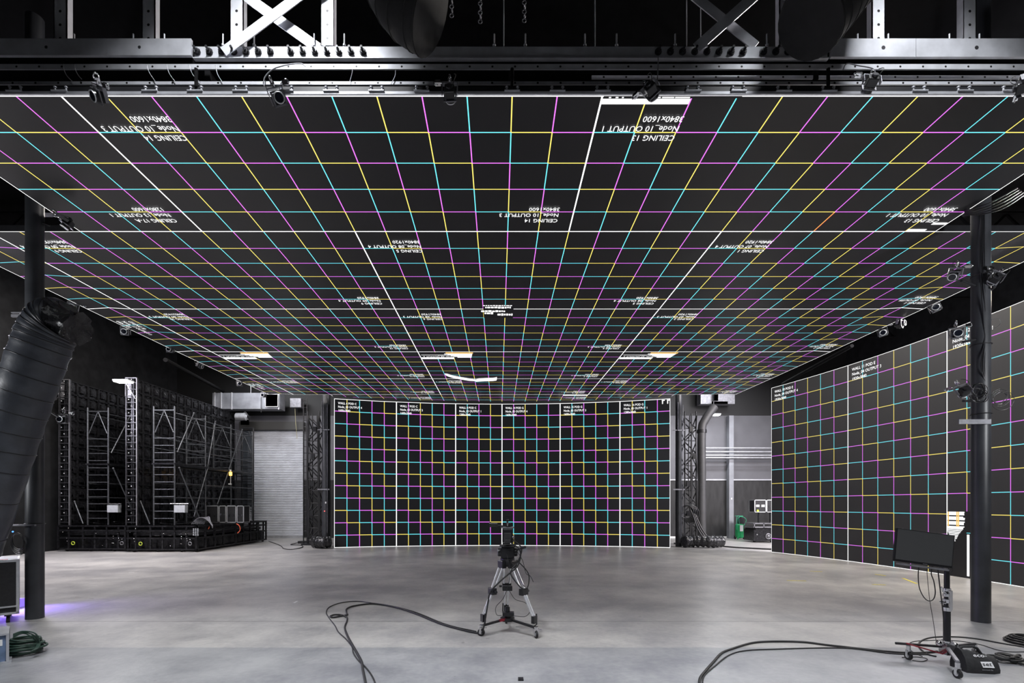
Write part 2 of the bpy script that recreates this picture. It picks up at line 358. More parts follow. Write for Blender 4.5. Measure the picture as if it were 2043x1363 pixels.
def label_at(sec, i, n, s, side=False):
    """three lines of writing, upside down for someone facing the back wall"""
    p = cp(i, n, .006 if not side else .032); mtx = Matrix.Translation(p) @ (Matrix(((-1, 0, 0), (0, 1, 0), (0, 0, -1))) if not side else Matrix(((0, 1, 0), (1, 0, 0), (0, 0, -1)))).to_4x4()
    nl = max(len(q) for q in s.split('\n')); return text_mesh(s, .114*nl*C, .175*C, M['ledwhite'], sec, mtx, spacing=1.17)
rowsL = [(0, 5), (5, 11), (11, 17), (17, 23), (23, 28)]
names = {(0, -14): ('CEILING 17-A', 'Node_13 OUTPUT 1', '1280x1600'), (0, -10): ('CEILING 14', 'Node_10 OUTPUT 3', '3840x1600'), (0, 2): ('CEILING 13', 'Node_10 OUTPUT 1', '3840x1600')}
for b, k in zip((1, 2, 3, 4), (4, 3, 2, 1)):
    sz = '3840x1920' if b < 4 else '3840x1600'
    names[(b, -17)] = ('CEILING %d' % (8+b), 'Node_09 OUTPUT %d' % k, sz); names[(b, -5)] = ('CEILING %d' % (4+b), 'Node_08 OUTPUT %d' % k, sz); names[(b, 7)] = ('CEILING %d' % b, 'Node_07 OUTPUT %d' % k, sz)
for b, (n0, n1) in enumerate(rowsL):
    for i0, i1 in ([(-14, -10), (-10, 2), (2, 14)] if b == 0 else [(-17, -5), (-5, 7), (7, 19)]):
        sec = led_section(i0, i1, n0, n1); s = '\n'.join(names[(b, i0)])
        if not (i0 == -14): label_at(sec, i0+2.02, n0+1.24, s)
        label_at(sec, i1-.45, n1-.50, s)
    if b:
        sec = led_section(-19, -17, n0, n1)
        if b in (2, 4): label_at(sec, -18.1, n0+1.4, 'CEILING 18\nNode_13 OUTPUT 3\n640x1920', True)
# ---- the curved screen at the back: centre, radius, end angle
WZ, WHC, SAG = 41.2*C, 13.9*C, 2.1*C
RW = (WHC**2+SAG**2)/(2*SAG); TH = math.asin(WHC/RW); WC = V((XC, WZ-RW, 0)); WT = HC+8.80*C; CV = WT/12
def wp(u, v, off=0):         # u 0..28 from the left, v 0..12 from the top
    t = -TH+2*TH*u/28; r = RW-off; return V((WC.x+r*math.sin(t), WC.y+r*math.cos(t), WT-v*CV))
sec = led_section(-14, 14, 28, 31, lambda i: wp(i+14, 0).y/C-Z0-.06)
for i, n, s in ((-6, 29.6, ('CEILING 16', 'Node_11 OUTPUT 3', '3840x960')), (7, 29.6, ('CEILING 15', 'Node_11 OUTPUT 1', '3840x960'))): label_at(sec, i, n, '\n'.join(s))
# body of the ceiling above the faces, edge profile, and brackets
bd = MB()
def slab(i0, i1, n0, n1):
    for a in range(int(n0), int(n1)):
        q = [cp(i0, a, -.004), cp(i1, a, -.004), cp(i1, a+1, -.004), cp(i0, a+1, -.004)]; bd.prism(q, (0, 0, .10))
slab(-14, 14, 0, 5); slab(-17, 17, 5, 28)
for q_ in (-19, -18, 17, 18): slab(q_, q_+1, 5, 28)
bd.prism([cp(-14, 28, -.004), cp(14, 28, -.004), cp(13.9, 28.4, -.004), cp(8, 30.2, -.004), cp(-8, 30.2, -.004), cp(-13.9, 28.4, -.004)], (0, 0, .1))
bd.build('screen_body', M['black'], led)
pf = MB(); e0 = cp(-14, 0); e1 = cp(14, 0); pf.b2((e0.x, e0.y-.02, e0.z+.004), (e1.x, e0.y+.02, e0.z+.034)); pf.build('edge_profile', M['steel'], led)
e1 = cp(0, 0)
for i in range(-13, 14):
    if i in (-9, -1, 3, 8): continue
    k = MB(); x = XC+i*C; z = e1.z+.034
    k.b2((x-.085, e1.y-.03, z), (x+.085, e1.y+.05, z+.012))
    for sx in (-.06, .06): k.cyl((x+sx, e1.y, z), (x+sx, e1.y, z+.055), .011, 8); k.cyl((x+sx, e1.y, z+.055), (x+sx, e1.y, z+.066), .018, 6)
    k.build('hanging_bracket', M['steel'], led)
# dark grid of frame tubes over the screen that carries it, seen past its edges
fm = MB()
for n in range(2, 29, 4):
    w_ = 14 if n < 5 else 19
    a = cp(-w_, n, -.30); b_ = cp(w_, n, -.30); fm.bar(a, b_, .06, .12)
for i in (-14, -7, 0, 7, 14): fm.bar(cp(i, .4, -.42), cp(i, 28, -.42), .06, .1)
for n in range(0, 29, 4):
    for i in (-14, -7, 0, 7, 14): p = cp(i, n, -.1); fm.cyl(p, p+V((0, 0, .2)), .02, 6)
fm.build('support_grid', M['matte'], led)
# stray computer windows and strokes lit on the screen
def patch(i0, i1, n0, n1, m, nm='stray_window', dz=.004, par=None):
    o = MB(); o.add([cp(i0, n0, dz), cp(i0, n1, dz), cp(i1, n1, dz), cp(i1, n0, dz)], [(0, 1, 2, 3)]); return o.build(nm, m, par or led)
pw = patch(2.03, 5.1, -.005, .055, M['ledblack']); patch(2.02, 3.98, .06, .20, M['ledwhite'], 'white_bar', .006, pw)
for k, (a, b_) in enumerate(((2.15, 2.2), (2.3, 2.36), (2.44, 2.48), (3.22, 3.3), (3.33, 3.6), (3.62, 3.95))): patch(a, b_, .012, .042, M['ledwhite'], 'window_mark', .007, pw)
for i0, sg in ((-17, 1), (-5, 1), (7, 1)):
    pw = patch(i0+.05, i0+3.0, 17.08, 18.0, M['ledblack']); patch(i0+.05, i0+2.0, 18.03, 18.35, M['ledwhite'], 'white_bar', .006, pw)
    patch(i0+1.6, i0+3.2, 17.1, 17.3, M['ledorange'], 'orange_bar', .006, pw)
    for r_ in range(5): patch(i0+1.5+.18*r_, i0+3.15-.02*r_, 17.32+.16*r_, 17.43+.16*r_, M['ledwhite'], 'window_row', .006, pw)
    patch(i0+.1, i0+2.1, 17.55, 17.6, M['ledwhite'], 'window_row', .006, pw)
def stroke(pts, w_, nm='white_stroke'):
    o = MB(); vs = []
    for k, (i, n) in enumerate(pts):
        ww = w_*(.65 if k in (0, len(pts)-1) else 1); vs += [cp(i, n-ww, .008), cp(i, n+ww, .008)]
    o.add(vs, [(2*k, 2*k+1, 2*k+3, 2*k+2) for k in range(len(pts)-1)]); return o.build(nm, M['ledwhite'], led)
def nat(py): return None
stroke([(-3.95, 21.8), (-3.8, 22.0), (-3.5, 22.4), (-3.0, 22.8), (-2.4, 23.2), (-1.95, 23.4)], .33); stroke([(-1.95, 23.5), (-1.7, 23.3), (-1.2, 23.2), (-.7, 23.15), (-.45, 23.0), (-.42, 22.7)], .42)
pw = patch(-1.0, .38, 10.55, 12.0, M['ledblack'])
for r_, (a, b_, n_, h_) in enumerate(((-1.0, .3, 10.62, .05), (-.9, .25, 10.82, .10), (-1.1, 0, 11.22, .10), (-.95, -.55, 11.45, .12), (-.35, .35, 11.6, .13))):
    q = a
    while q < b_: l = random.uniform(.06, .16); patch(q, min(q+l, b_), n_-h_*random.uniform(.6, 1), n_+h_*random.uniform(.6, 1), M['ledwhite'], 'window_mark', .006, pw); q += l+.03
patch(10-.012, 10+.012, 4.02, 4.98, M['ledred'], 'red_line_segment', .005)
patch(13.5, 13.95, 4.52, 4.62, M['ledwhite'], 'corner_mark', .005); patch(13.0, 13.6, 4.86, 4.95, M['ledwhite'], 'corner_mark', .005)
patch(4.98, 7.0, 28.1, 28.35, M['ledwhite'], 'white_bar', .006)

# ---------------------------------------------------------------- curved and side walls
def wall_screen(par, pf_, u0, u1, kind, hk, vk, lab, lw=.028, sub=2):
    me = bpy.data.meshes.new('screen_section'); vs = []; fs = []; uc = []; ue = []; nu = int((u1-u0)*sub); inv = FR[par.name].inverted()
    for a in range(nu+1):
        for v_ in (0, 12): u = u0+a/sub; vs.append((inv @ pf_(u, v_))[:]); uc.append((u, v_)); ue.append((u-u0, v_))
    for a in range(nu): fs.append((2*a, 2*a+1, 2*a+3, 2*a+2))
    me.from_pydata(vs, [], fs)
    for nm, src in (('cell', uc), ('edge', ue)):
        l = me.uv_layers.new(name=nm)
        for lp in me.loops: l.data[lp.index].uv = src[lp.vertex_index]
    me.materials.append(led_mat(kind, u1-u0, 12, hk, vk, lw, lw*1.35, (.011, .012, .015) if kind == 'back' else (.036, .036, .038), .5, 1.4))
    me.update(); o = bpy.data.objects.new('screen_section', me); COL.objects.link(o); o.parent = par; FR[o.name] = FR[par.name]
    if lab:
        p = pf_(u0+.3, .26, .012); q = pf_(u0+1.3, .26, .012); xd = (q-p).normalized(); zd = V((0, 0, 1)); nd = xd.cross(zd)
        mt_ = Matrix((xd, zd, nd)).transposed().to_4x4(); mt_.translation = p
        text_mesh('\n'.join(lab), 1.85*CV, .18*CV, M['ledwhite'], o, mt_, spacing=1.17)
    return o
back = thing('led_back_wall', 'tall curved screen with a white framed grid closing the stage', 'video screen', (XC, WZ, 0))
for u0, u1, lb in ((0, 5, ('WALL 6 POD C', 'Node_03 OUTPUT 4', '1600x3840')), (5, 10, ('WALL 7 POD C', 'Node_03 OUTPUT 3', '1600x3840')), (10, 14, ('WALL 8 POD C', 'Node_03 OUTPUT 1', '1280x3840')),
                   (14, 19, ('WALL 14 POD G', 'Node_05 OUTPUT 4', '1600x3840')), (19, 24, ('WALL 15 POD G', 'Node_05 OUTPUT 3', '1600x3840')), (24, 28, ('WALL 16 POD G', 'Node_05 OUTPUT 1', '1280x3840'))):
    last = wall_screen(back, wp, u0, u1, 'back', (-1, 1, 0), (-1, 1, 1), lb)
bb = MB()
for k in range(28):
    a, b_, c_, d_ = wp(k, 0, -.012), wp(k+1, 0, -.012), wp(k+1, 0, -.14), wp(k, 0, -.14); bb.prism([a, b_, c_, d_], (0, 0, -WT+.0))
bb.build('screen_body', M['black'], back)
tm = MB()
for u in (27.35, 27.75): tm.bar(wp(u, .12, .012), wp(u+.22, .12, .012), .035); tm.bar(wp(u+.05, .12, .012), wp(u+.05, .4, .012), .03)
tm.build('corner_mark', M['ledwhite'], last)
# right hand curved screen
RP0, R0, HEAD = V((10.27, 17.79, 0)), 20.1, R(18.8)   # far end, radius, heading there (from -Y towards +X)
def rp(u, v_, off=0):
    s_ = u*.497; a = HEAD-s_/R0; n_ = V((math.cos(HEAD), math.sin(HEAD), 0)); cen = RP0-n_*R0      # the arc bulges away from the stage
    r = R0-off; return V((cen.x+r*math.cos(a), cen.y+r*math.sin(a), WT-v_*CV)) if True else None
right = thing('led_side_wall', 'curved grid screen standing at the right behind the round column', 'video screen', (RP0.x, RP0.y, 0))
rlast = None
for u0, lb in ((0, ('WALL 10 POD E', 'Node_04 OUTPUT 4', '1920x3840')), (6, ('WALL 11 POD E', 'Node_04 OUTPUT 3', '1920x3840')), (12, ('WALL 12 POD E', 'Node_04 OUTPUT 1', '1920x3840')), (18, None)):
    s_ = wall_screen(right, rp, u0, u0+6, 'side', (-1, 1, -1), (-1, 1, 0), lb, .0165)
    if u0 == 12: rlast = s_
bb = MB()
for k in range(24):
    a, b_, c_, d_ = rp(k, 0, -.012), rp(k+1, 0, -.012), rp(k+1, 0, -.14), rp(k, 0, -.14); bb.prism([a, b_, c_, d_], (0, 0, -WT))
bb.build('screen_body', M['black'], right)
def rpatch(u0, u1, v0, v1, m, nm, off=.006, par=None):
    o = MB(); o.add([rp(u0, v0, off), rp(u0, v1, off), rp(u1, v1, off), rp(u1, v0, off)], [(0, 1, 2, 3)]); return o.build(nm, m, par or rlast)
pw = rpatch(12.03, 13.5, 8.86, 12, M['ledblack'], 'stray_window')
for k in range(26):
    v0 = 8.88+k*.058; e = .9-.05*max(0, k-14)+random.uniform(-.05, .02)
    if k in (3, 7, 11): continue
    rpatch(12.04+(.03*max(0, k-16)), 12.04+e, v0, v0+(.05 if k < 14 else .03), M['ledwhite'], 'window_row', .009, pw)
for u in (12.06, 12.5, 12.58): rpatch(u, u+.06, 8.88, 9.6, M['ledorange'], 'orange_bar', .012, pw)
rpatch(13.02, 13.14, 9.95, 11.9, M['ledwhite'], 'white_bar', .009, pw); rpatch(12.9, 12.93, 9.9, 10.7, M['ledwhite'], 'white_bar', .009, pw); rpatch(12.62, 12.65, 9.9, 11.8, M['ledwhite'], 'white_bar', .009, pw)
rpatch(13.0, 13.35, 9.86, 9.89, mat('lit screen cyan', (.02, .02, .02), .5, emit=CYA, es=1.2), 'cyan_line', .009, pw)

exec_order = None
# ---------------------------------------------------------------- steelwork over the front edge
YB = 5.42
zz = lambda py, Y=YB: HC+(CY-py)*Y/F
xx = lambda px, Y=YB: (px-CX)*Y/F
strut = perf_mat('punched strut', (.58, .59, .63), .4, .5, .258, 0, .012, (0, 2))
stud = perf_mat('punched stud', (.60, .61, .65), .42, .45, .158, 0, .016, (2, 0))
bm = thing('box_beam', 'wide smooth steel box beam at the top left above the screen edge', 'beam', (xx(190), YB, zz(120)), 'box beams')
MB().b2((xx(-420), YB-.06, zz(120)), (xx(222), YB-.03, zz(87))).b2((xx(222.6), YB-.06, zz(120)), (xx(388), YB-.03, zz(87))).build('beam_body', M['steel'], bm)
h_ = MB(); [h_.cyl((xx(p), YB-.0615, zz(104)), (xx(p), YB-.05, zz(104)), .017, 12) for p in (102, 286)]; h_.build('bolt_hole', M['black'], bm)
bm = thing('box_beam', 'bright steel box beam at the top right above the screen edge', 'beam', (xx(1850), YB, zz(123)), 'box beams')
MB().b2((xx(1651), YB-.06, zz(123)), (xx(1818), YB-.03, zz(87))).b2((xx(1818.8), YB-.06, zz(123)), (xx(2520), YB-.03, zz(87))).build('beam_body', M['steel'], bm)
h_ = MB(); [h_.cyl((xx(p), YB-.0615, zz(105)), (xx(p), YB-.05, zz(105)), .022, 12) for p in (1754, 1938)]; h_.build('bolt_hole', M['black'], bm)
sp = thing('splice_plate', 'long steel plate studded with bolts between the two box beams', 'steel plate', (xx(1020), YB, zz(120)))
MB().b2((xx(388), YB+.0, zz(120)), (xx(1651), YB+.02, zz(93))).build('plate', M['steel'], sp)
MB().b2((xx(388), YB-.03, zz(120.5)), (xx(1651), YB+.0, zz(118.5))).build('lower_flange', M['steel'], sp)
for p in [394+24.3*k for k in range(7)]+[580+24*k for k in range(7)]+[1313+24.2*k for k in range(8)]+[1523+24.2*k for k in range(6)]:
    k = MB(); z = zz(104); x = xx(p); k.cyl((x, YB, z), (x, YB-.03, z), .03, 6); k.cyl((x, YB-.03, z), (x, YB-.075, z), .014, 8); k.cyl((x, YB, z), (x, YB-.008, z), .04, 12)
    k.build('bolt', M['blackm'], sp)
for lab, y0, y1, a, b_, Y in (('long punched steel strut just under the box beams', 141, 131, -420, 2520, 5.40), ('thin punched strut rail second above the screen edge', 171.5, 165.5, -420, 2520, 5.36), ('short thin strut rail at the right between the two long rails', 160, 153.5, 1180, 2520, 5.46)):
    c_ = V((xx((a+b_)/2, Y), Y, (zz(y0, Y)+zz(y1, Y))/2)); o = thing('strut_rail', lab, 'strut rail', c_, 'strut rails'); xm = xx(477, Y)
    MB().b2((xx(a, Y), Y-.02, zz(y0, Y)), (xx(b_, Y), Y-.005, zz(y1, Y))).build('rail', strut, o)
tag(MB().b2((xx(-420), YB+.03, zz(123)), (xx(2520), YB+.3, zz(90))).build('beam_shade', M['matte']), 'added black box standing for the shade under the box beams', 'beam')  # matte black box added as the shade below and behind the box beams
tag(MB().cyl((xx(-420), YB+.12, zz(153)), (xx(2520), YB+.12, zz(153)), .035, 12).build('black_pipe', M['matte']), 'long black pipe between the steel rails above the screen', 'pipe')
for px, wpx, lab, Y in ((120, 26, 'dim punched upright, leftmost above the left box beam', 5.5), (296, 26, 'grey punched upright second from the left above the box beam', 5.5), (472, 27, 'bright punched upright left of the crossed braces', 5.45), (653, 27, 'bright punched upright right of the crossed braces', 5.45),
                        (1568, 26, 'half lit punched upright above the right row of bolts', 5.5), (1753, 26, 'bright punched upright above the right box beam', 5.45), (1935, 26, 'grey punched upright, rightmost above the right box beam', 5.5), (836, 26, 'dark punched upright in shadow beside the left hanging duct', 5.5)):
    x = xx(px, Y); wd = wpx*Y/F/2; o = thing('steel_upright', lab, 'steel post', (x, Y, zz(90, Y)), 'uprights above the beams')
    MB().b2((x-wd, Y, zz(90, Y)), (x+wd, Y+.012, 10.4)).b2((x-wd, Y, zz(90, Y)), (x-wd+.01, Y+.08, 10.4)).b2((x+wd-.01, Y, zz(90, Y)), (x+wd, Y+.08, 10.4)).build('channel', stud, o)
for (a, b_, lab, Y) in (((606, -14), (446, 104), 'bright diagonal brace rising right between the two bright uprights', 5.38), ((498, -2), (640, 100), 'bright diagonal brace behind, falling right between the bright uprights', 5.46),
                        ((1510, -12), (1390, 95), 'dark diagonal brace rising right above the right row of bolts', 5.38), ((1380, -12), (1508, 92), 'dark diagonal brace falling right above the right row of bolts', 5.46)):
    p, q = P(*a, Y), P(*b_, Y); e = (p-q)*.35
    tag(MB().bar(p+e, q, .01, .115).build('diagonal_brace', M['steel']), lab, 'brace', 'diagonal braces')
for k, px in enumerate((148, 266, 328, 445, 507, 627, 687, 806, 986, 1048, 1167, 1230, 1347, 1409, 1530, 1711, 1772, 1894, 1954)):
    Y = 5.44; o = tag(MB().cyl((xx(px, Y), Y, zz(92, Y)), (xx(px, Y), Y, zz(68, Y)), .0085, 8).cyl((xx(px, Y), Y, zz(92, Y)), (xx(px, Y), Y, zz(89, Y)), .018, 6).build('threaded_rod', M['steel']), 'short threaded rod end on the beam line, '+ORD[k]+' of nineteen', 'threaded rod', 'threaded rod ends on the beams')
for k, px in enumerate((822, 1005, 1187, 1370, 1398)):
    tag(MB().cyl((xx(px, 5.6), 5.6, zz(92, 5.6)), (xx(px, 5.6), 5.6, 10.4), .006, 6).build('hanger_rod', M['steel']), 'thin long hanger rod above the dark beam, '+(ORD[k] if k < 3 else ('second from right', 'rightmost')[k-3])+' of five', 'hanger rod', 'long hanger rods')
# two large fabric ducts hanging over the front
def rings(path, r, every, nm, m, par):
    for k in range(every, len(path)-1, every):
        MB().ring(path[k], path[k+1]-path[k-1], (r[k] if isinstance(r, list) else r)+.002, .007, 24, 5).build(nm, m, par)
for nm, pts, Y, r_, lab in (('fabric_duct', [(745, -700), (752, -420), (765, -180), (785, -60), (815, 0), (860, 30)], 4.75, .34, 'big black fabric duct hanging over the middle left, above the bolts'),
                            ('fabric_duct', [(1810, -700), (1800, -420), (1762, -200), (1705, -70), (1655, 0), (1615, 48)], 4.75, .33, 'big black fabric duct slanting down at the upper right')):
    pth = smooth_path([P(a, b_, Y) for a, b_ in pts], 8); o = thing(nm, lab, 'duct', pth[-1], 'hanging fabric ducts')
    MB().tube(pth, r_, 28, cap=True).build('duct_sleeve', M['duct'], o); rings(pth, r_, 3, 'hoop', M['duct'], o)
# thin wires drooping over the rails
for k, pts in enumerate(([(126, 128), (128, 140), (134, 152), (145, 163)], [(149, 128), (150, 138), (156, 150), (163, 158)], [(293, 130), (298, 145), (310, 163)], [(332, 130), (338, 147), (350, 164)], [(378, 129), (384, 148), (400, 165)], [(430, 130), (434, 148), (443, 163)], [(705, 130), (702, 148), (697, 165)], [(789, 140), (788, 152), (780, 168)])):
    tag(MB().tube(smooth_path([P(a, b_, 5.33) for a, b_ in pts]), .0035, 5).build('thin_wire', M['steeld']), 'thin loose wire drooping across the upper left rails, '+ORD[k]+' of eight', 'wire', 'thin wires over the rails')

# ---------------------------------------------------------------- round columns
def column(name, x, y, r_, ztop, lab, square=False):
    o = thing(name, lab, 'column', (x, y, 0)); m_ = MB()
    if square: m_.b2((x-r_, y-r_, 0), (x+r_, y+r_, ztop))
    else: m_.cyl((x, y, 0), (x, y, ztop), r_, 40)
    m_.build('shaft', mat('column paint', (.032, .034, .039), .42, 0, .35, 3), o, bevel=.02 if square else 0)
    return o
cl = column('steel_column', -7.26, 7.40, .113, 9.4, 'thick dark column at the left beside the wrapped black duct')
cr = column('steel_column', 7.325, 7.18, .112, 9.4, 'round dark column at the right in front of the side screen')
for o, x, y, zs, sq in ((cl, -7.26, 7.40, (1.48, 4.75), 0), (cr, 7.325, 7.18, (3.15, 4.2, 5.25), 0)):
    for z in zs: 
        m_ = MB().ring((x, y, z), (0, 0, 1), .12, .008, 28, 5); m_.build('strap', M['plastic'], o)
k = MB(); x = 7.32
k = MB().b2((7.32-.46, 7.04, 2.98), (7.32+.02, 7.06, 3.05)); k.build('perforated_bracket', M['steeld'], cr)
k = MB().b2((-7.26-.22, 7.25, 4.66), (-7.26+.05, 7.28, 4.70)).b2((-7.26-.22, 7.25, 4.72), (-7.26+.05, 7.28, 4.735)); k.build('clamp_plate', M['steeld'], cl)
k = MB().b2((-7.55, 7.25, 1.45), (-7.12, 7.28, 1.475)); k.build('clamp_plate', M['steeld'], cl)
cb = MB()
for a in range(5): cb.tube(smooth_path([P(1958+2*a, 425, 7.08), P(1955+3*a, 520, 7.08), P(1962+2*a+3*math.sin(a), 640, 7.08), P(1970-3*a, 730, 7.08), P(1968+a, 775, 7.08)]), .006, 5)
cb.build('cable_run', M['plastic'], cr)
cb = MB()
for a in range(6):
    c_ = P(1956+random.uniform(-6, 6), 782+random.uniform(-8, 8), 7.05); cb.ring(c_, (random.uniform(-.3, .3), 1, random.uniform(-.3, .3)), random.uniform(.09, .14), .006, 24, 5)
cb.ring(P(1995, 795, 7.2), (.2, 1, .1), .09, .005, 24, 5).ring(P(1985, 645, 7.2), (.2, 1, .3), .07, .004, 20, 5)
for a in range(3): cb.ring(P(1993+4*a, 790+5*a, 7.15), (.2, 1, .2), .1+.02*a, .004, 24, 5)
cb.build('cable_coil', M['plastic'], cr)
cb = MB()
for a in range(5):
    cb.tube(smooth_path([P(2030+4*a, 375+3*a, 6.6), P(1985+4*a, 400+4*a, 6.8), P(1945+3*a, 416+3*a, 7.0), P(1925, 420+a*2, 7.2)]), .01, 5)
tag(cb.build('cable_bundle', M['plastic']), 'sagging bundle of black cables above the round right column', 'cable bundle')
cb = MB(); [cb.ring(P(36, 1080+2*a, 7.3), (.3, 1, .1), .13+.012*a, .007, 26, 5) for a in range(4)]; cb.build('cable_coil', M['plastic'], cl)
MB().ball(P(25.5, 1061, 7.15), .012, 8).build('indicator_light', M['bluel'], cl)

# ---------------------------------------------------------------- tracking cameras
def make_tracker():
    t = thing('tracking_camera', 'x', 'camera', (0, 0, 0), 'small tracking cameras')
    MB().box((0, .012, -.16), (.105, .085, .105)).cyl((0, .05, -.16), (0, .075, -.16), .03, 14).build('camera_body', M['plastic'], t, bevel=.010)
    b_ = MB()
    for a, c in (((0, -.04, -.10), (.14, .008, .016)), ((0, -.04, -.22), (.14, .008, .016)), ((-.062, -.04, -.16), (.016, .008, .13)), ((.062, -.04, -.16), (.016, .008, .13))): b_.box(a, c)
    b_.build('face_frame', M['steeld'], t)
    MB().cyl((0, -.05, -.16), (0, -.085, -.16), .052, 24).build('lens_barrel', M['plastic'], t)
    MB().ring((0, -.085, -.16), (0, 1, 0), .050, .006, 24, 6).build('lens_ring', M['alu'], t)
    MB().cyl((0, -.084, -.16), (0, -.087, -.16), .04, 20).build('lens_glass', M['lens'], t)
    MB().b2((-.085, -.01, -.2), (-.08, .03, -.06)).b2((.08, -.01, -.2), (.085, .03, -.06)).b2((-.085, -.01, -.065), (.085, .03, -.055)).build('yoke', M['steeld'], t)
    MB().cyl((0, .01, -.06), (0, .01, 0), .012, 10).ring((0, .01, .01), (1, 0, 0), .028, .010, 16, 6).b2((-.02, -.005, -.03), (.02, .03, .0)).b2((.10, -.01, -.06), (.16, .03, -.02)).cyl((.08, .01, -.04), (.17, .01, -.04), .01, 8).ring((.15, .01, -.04), (0, 1, 0), .024, .008, 14, 5).build('clamp', M['chrome'], t)
    MB().tube(smooth_path([(-.03, .05, -.16), (-.06, .10, -.12), (-.07, .08, -.03), (-.05, .05, .02)]), .004, 5).build('cable', M['rubber'], t)
    return t
TR = make_tracker(); first = True
def tracker(px, py, Y, rot, lab, sc=1.0):
    global first
    p = P(px, py, Y)+V((0, 0, .16*sc-(.05 if sc > 1.1 else 0))); rt = tuple(R(a) for a in rot)
    if first: o = TR; o.location = p; o.rotation_euler = rt; o['label'] = lab; first = False
    else: o = dup(TR, p, rt, lab)
    o.scale = (sc,)*3; return o
tracker(190, 184, 5.12, (38, 28, -14), 'tracking camera with round lens at the left end of the screen front edge')
tracker(541, 190, 5.12, (30, -26, 14), 'tracking camera with its wire arching up, second from left on the front edge')
tracker(898, 190, 5.12, (10, 0, 178), 'tracking camera in the dark middle of the screen front edge')
tracker(1288, 198, 5.12, (20, 28, 150), 'silver tracking camera in front of the white bar on the front edge')
tracker(1737, 180, 5.12, (28, -14, 170), 'tracking camera hanging under the right box beam')
tracker(2036, 192, 5.12, (5, 38, 60), 'tracking camera at the right border of the picture on the front edge')
for px, py, Y, rt, lab in ((148, 612, 10.45, (0, 10, 30), 'tracking camera above the mouth of the wrapped duct'), (249, 658, 11.9, (10, 0, 20), 'tracking camera nearest the wrapped duct along the left screen edge'), (340, 695, 13.5, (0, 0, 10), 'tracking camera by the rotated writing on the left screen edge'),
                           (402, 727, 14.9, (20, 0, 100), 'white faced tracking camera midway along the left screen edge'), (478, 764, 17.1, (0, 0, 30), 'tracking camera right of the slanting roof pipe on the left screen edge'), (526, 787, 18.9, (0, 0, 0), 'tracking camera in front of the galvanised duct opening'),
                           (1858, 614, 10.5, (0, -20, -40), 'silver tracking camera nearest the round column on the right screen edge'), (1797, 645, 11.35, (0, 20, 30), 'tracking camera second from the round column on the right screen edge'), (1758, 661, 11.9, (10, -10, -40), 'tracking camera third from the round column on the right screen edge')):
    tracker(px, py, Y, rt, lab, 1.25)
tracker(112, 452, 7.0, (60, 0, -70), 'dark tracking camera high on the left column below the screen')
tracker(126, 724, 7.6, (0, 14, -8), 'tracking camera with square face right of the wrapped duct, uppermost of three', .9)
tracker(108, 792, 7.6, (0, -25, -60), 'tracking camera right of the wrapped duct, middle of three', .9)
tracker(126, 838, 7.6, (0, 0, 5), 'tracking camera with square face right of the wrapped duct, lowest of three', .9)
tracker(1910, 548, 6.95, (40, 20, -50), 'dark tracking camera left of the round column, highest of three')
tracker(1908, 668, 6.95, (0, 0, -30), 'black tracking camera left of the round column in front of the third wall label')
tracker(1909, 788, 6.95, (30, 20, 160), 'tracking camera left of the round column beside the cable coil')
tracker(1997, 562, 7.0, (20, -35, 160), 'silver tracking camera right of the round column under the screen edge')
arm = MB()
for a, b_ in (((1918, 560), (1945, 570)), ((1922, 682), (1945, 678)), ((1922, 800), (1945, 800)), ((1985, 572), (1975, 580))): arm.cyl(P(*a, 7.0), P(*b_, 7.15), .018, 8)
arm.build('camera_arms', M['black'], cr)
arm = MB()
for a, b_ in (((118, 722), (85, 728)), ((104, 792), (85, 790)), ((116, 832), (84, 812)), ((100, 450), (85, 445))): arm.cyl(P(*a, 7.45), P(*b_, 7.40), .016, 8)
arm.build('camera_arms', M['black'], cl)

for pts, lab in (([(527, 172), (528, 155), (545, 138), (575, 129), (600, 127), (610, 133)], 'pale wire arching up from the second tracking camera'), ([(1747, 150), (1744, 140), (1735, 135), (1712, 131), (1690, 127), (1682, 139)], 'dark wire arching left from the tracking camera under the right box beam'), ([(1311, 168), (1312, 150), (1313, 128), (1313, 112)], 'straight wire dropping to the silver tracking camera by the white bar')):
    tag(MB().tube(smooth_path([P(a, b_, 5.26) for a, b_ in pts]), .006, 6).build('arched_wire', M['steeld']), lab, 'wire')
for k, (px, y1_) in enumerate(((812, 50), (901, 40), (958, 52), (1046, 50))):
    m_ = MB()
    for q_ in range(9): m_.ring(P(px+(q_ % 2), y1_-9-q_*9, 5.75), (1, .2*(q_ % 2), .2) if q_ % 2 else (0, 1, .1), .022, .005, 12, 5)
    tag(m_.build('hanging_chain', M['steeld']), 'short dangling chain above the dark middle beam, '+('leftmost', 'second from left', 'third from left', 'rightmost')[k]+' of four', 'chain', 'dangling chains')
for a, b_, lab in (((257, 1143.5), (268, 1142.5), 'tiny white scrap on the floor in front of the racks'), ((586, 1204), (593, 1200), 'tiny white scrap on the floor left of the cable loop')):
    tag(flat_strip(G(*a), G(*b_), .04).build('floor_scrap', M['white']), lab, 'scrap', 'white scraps on the floor')

# ---------------------------------------------------------------- wrapped duct at the left
pth = smooth_path([P(a, b_, 6.75) for a, b_ in ((128, 640), (118, 640), (106, 648), (92, 668), (80, 700), (52, 775), (22, 860), (-8, 950), (-60, 1100))], 7)
rad = [.17, .2, .23, .26, .28, .30, .31]+[.325]*(len(pth)-7)
rad = [r_*(1+.02*math.sin(i*1.7)) for i, r_ in enumerate(rad)]
o = thing('wrapped_duct', 'thick duct wrapped in black plastic film leaning across the left column', 'duct', P(-60, 1100, 6.75))
MB().tube(pth, rad, 36).build('duct_sleeve', M['film'], o)
rings(pth, rad, 3, 'tape_band', M['plastic'], o)
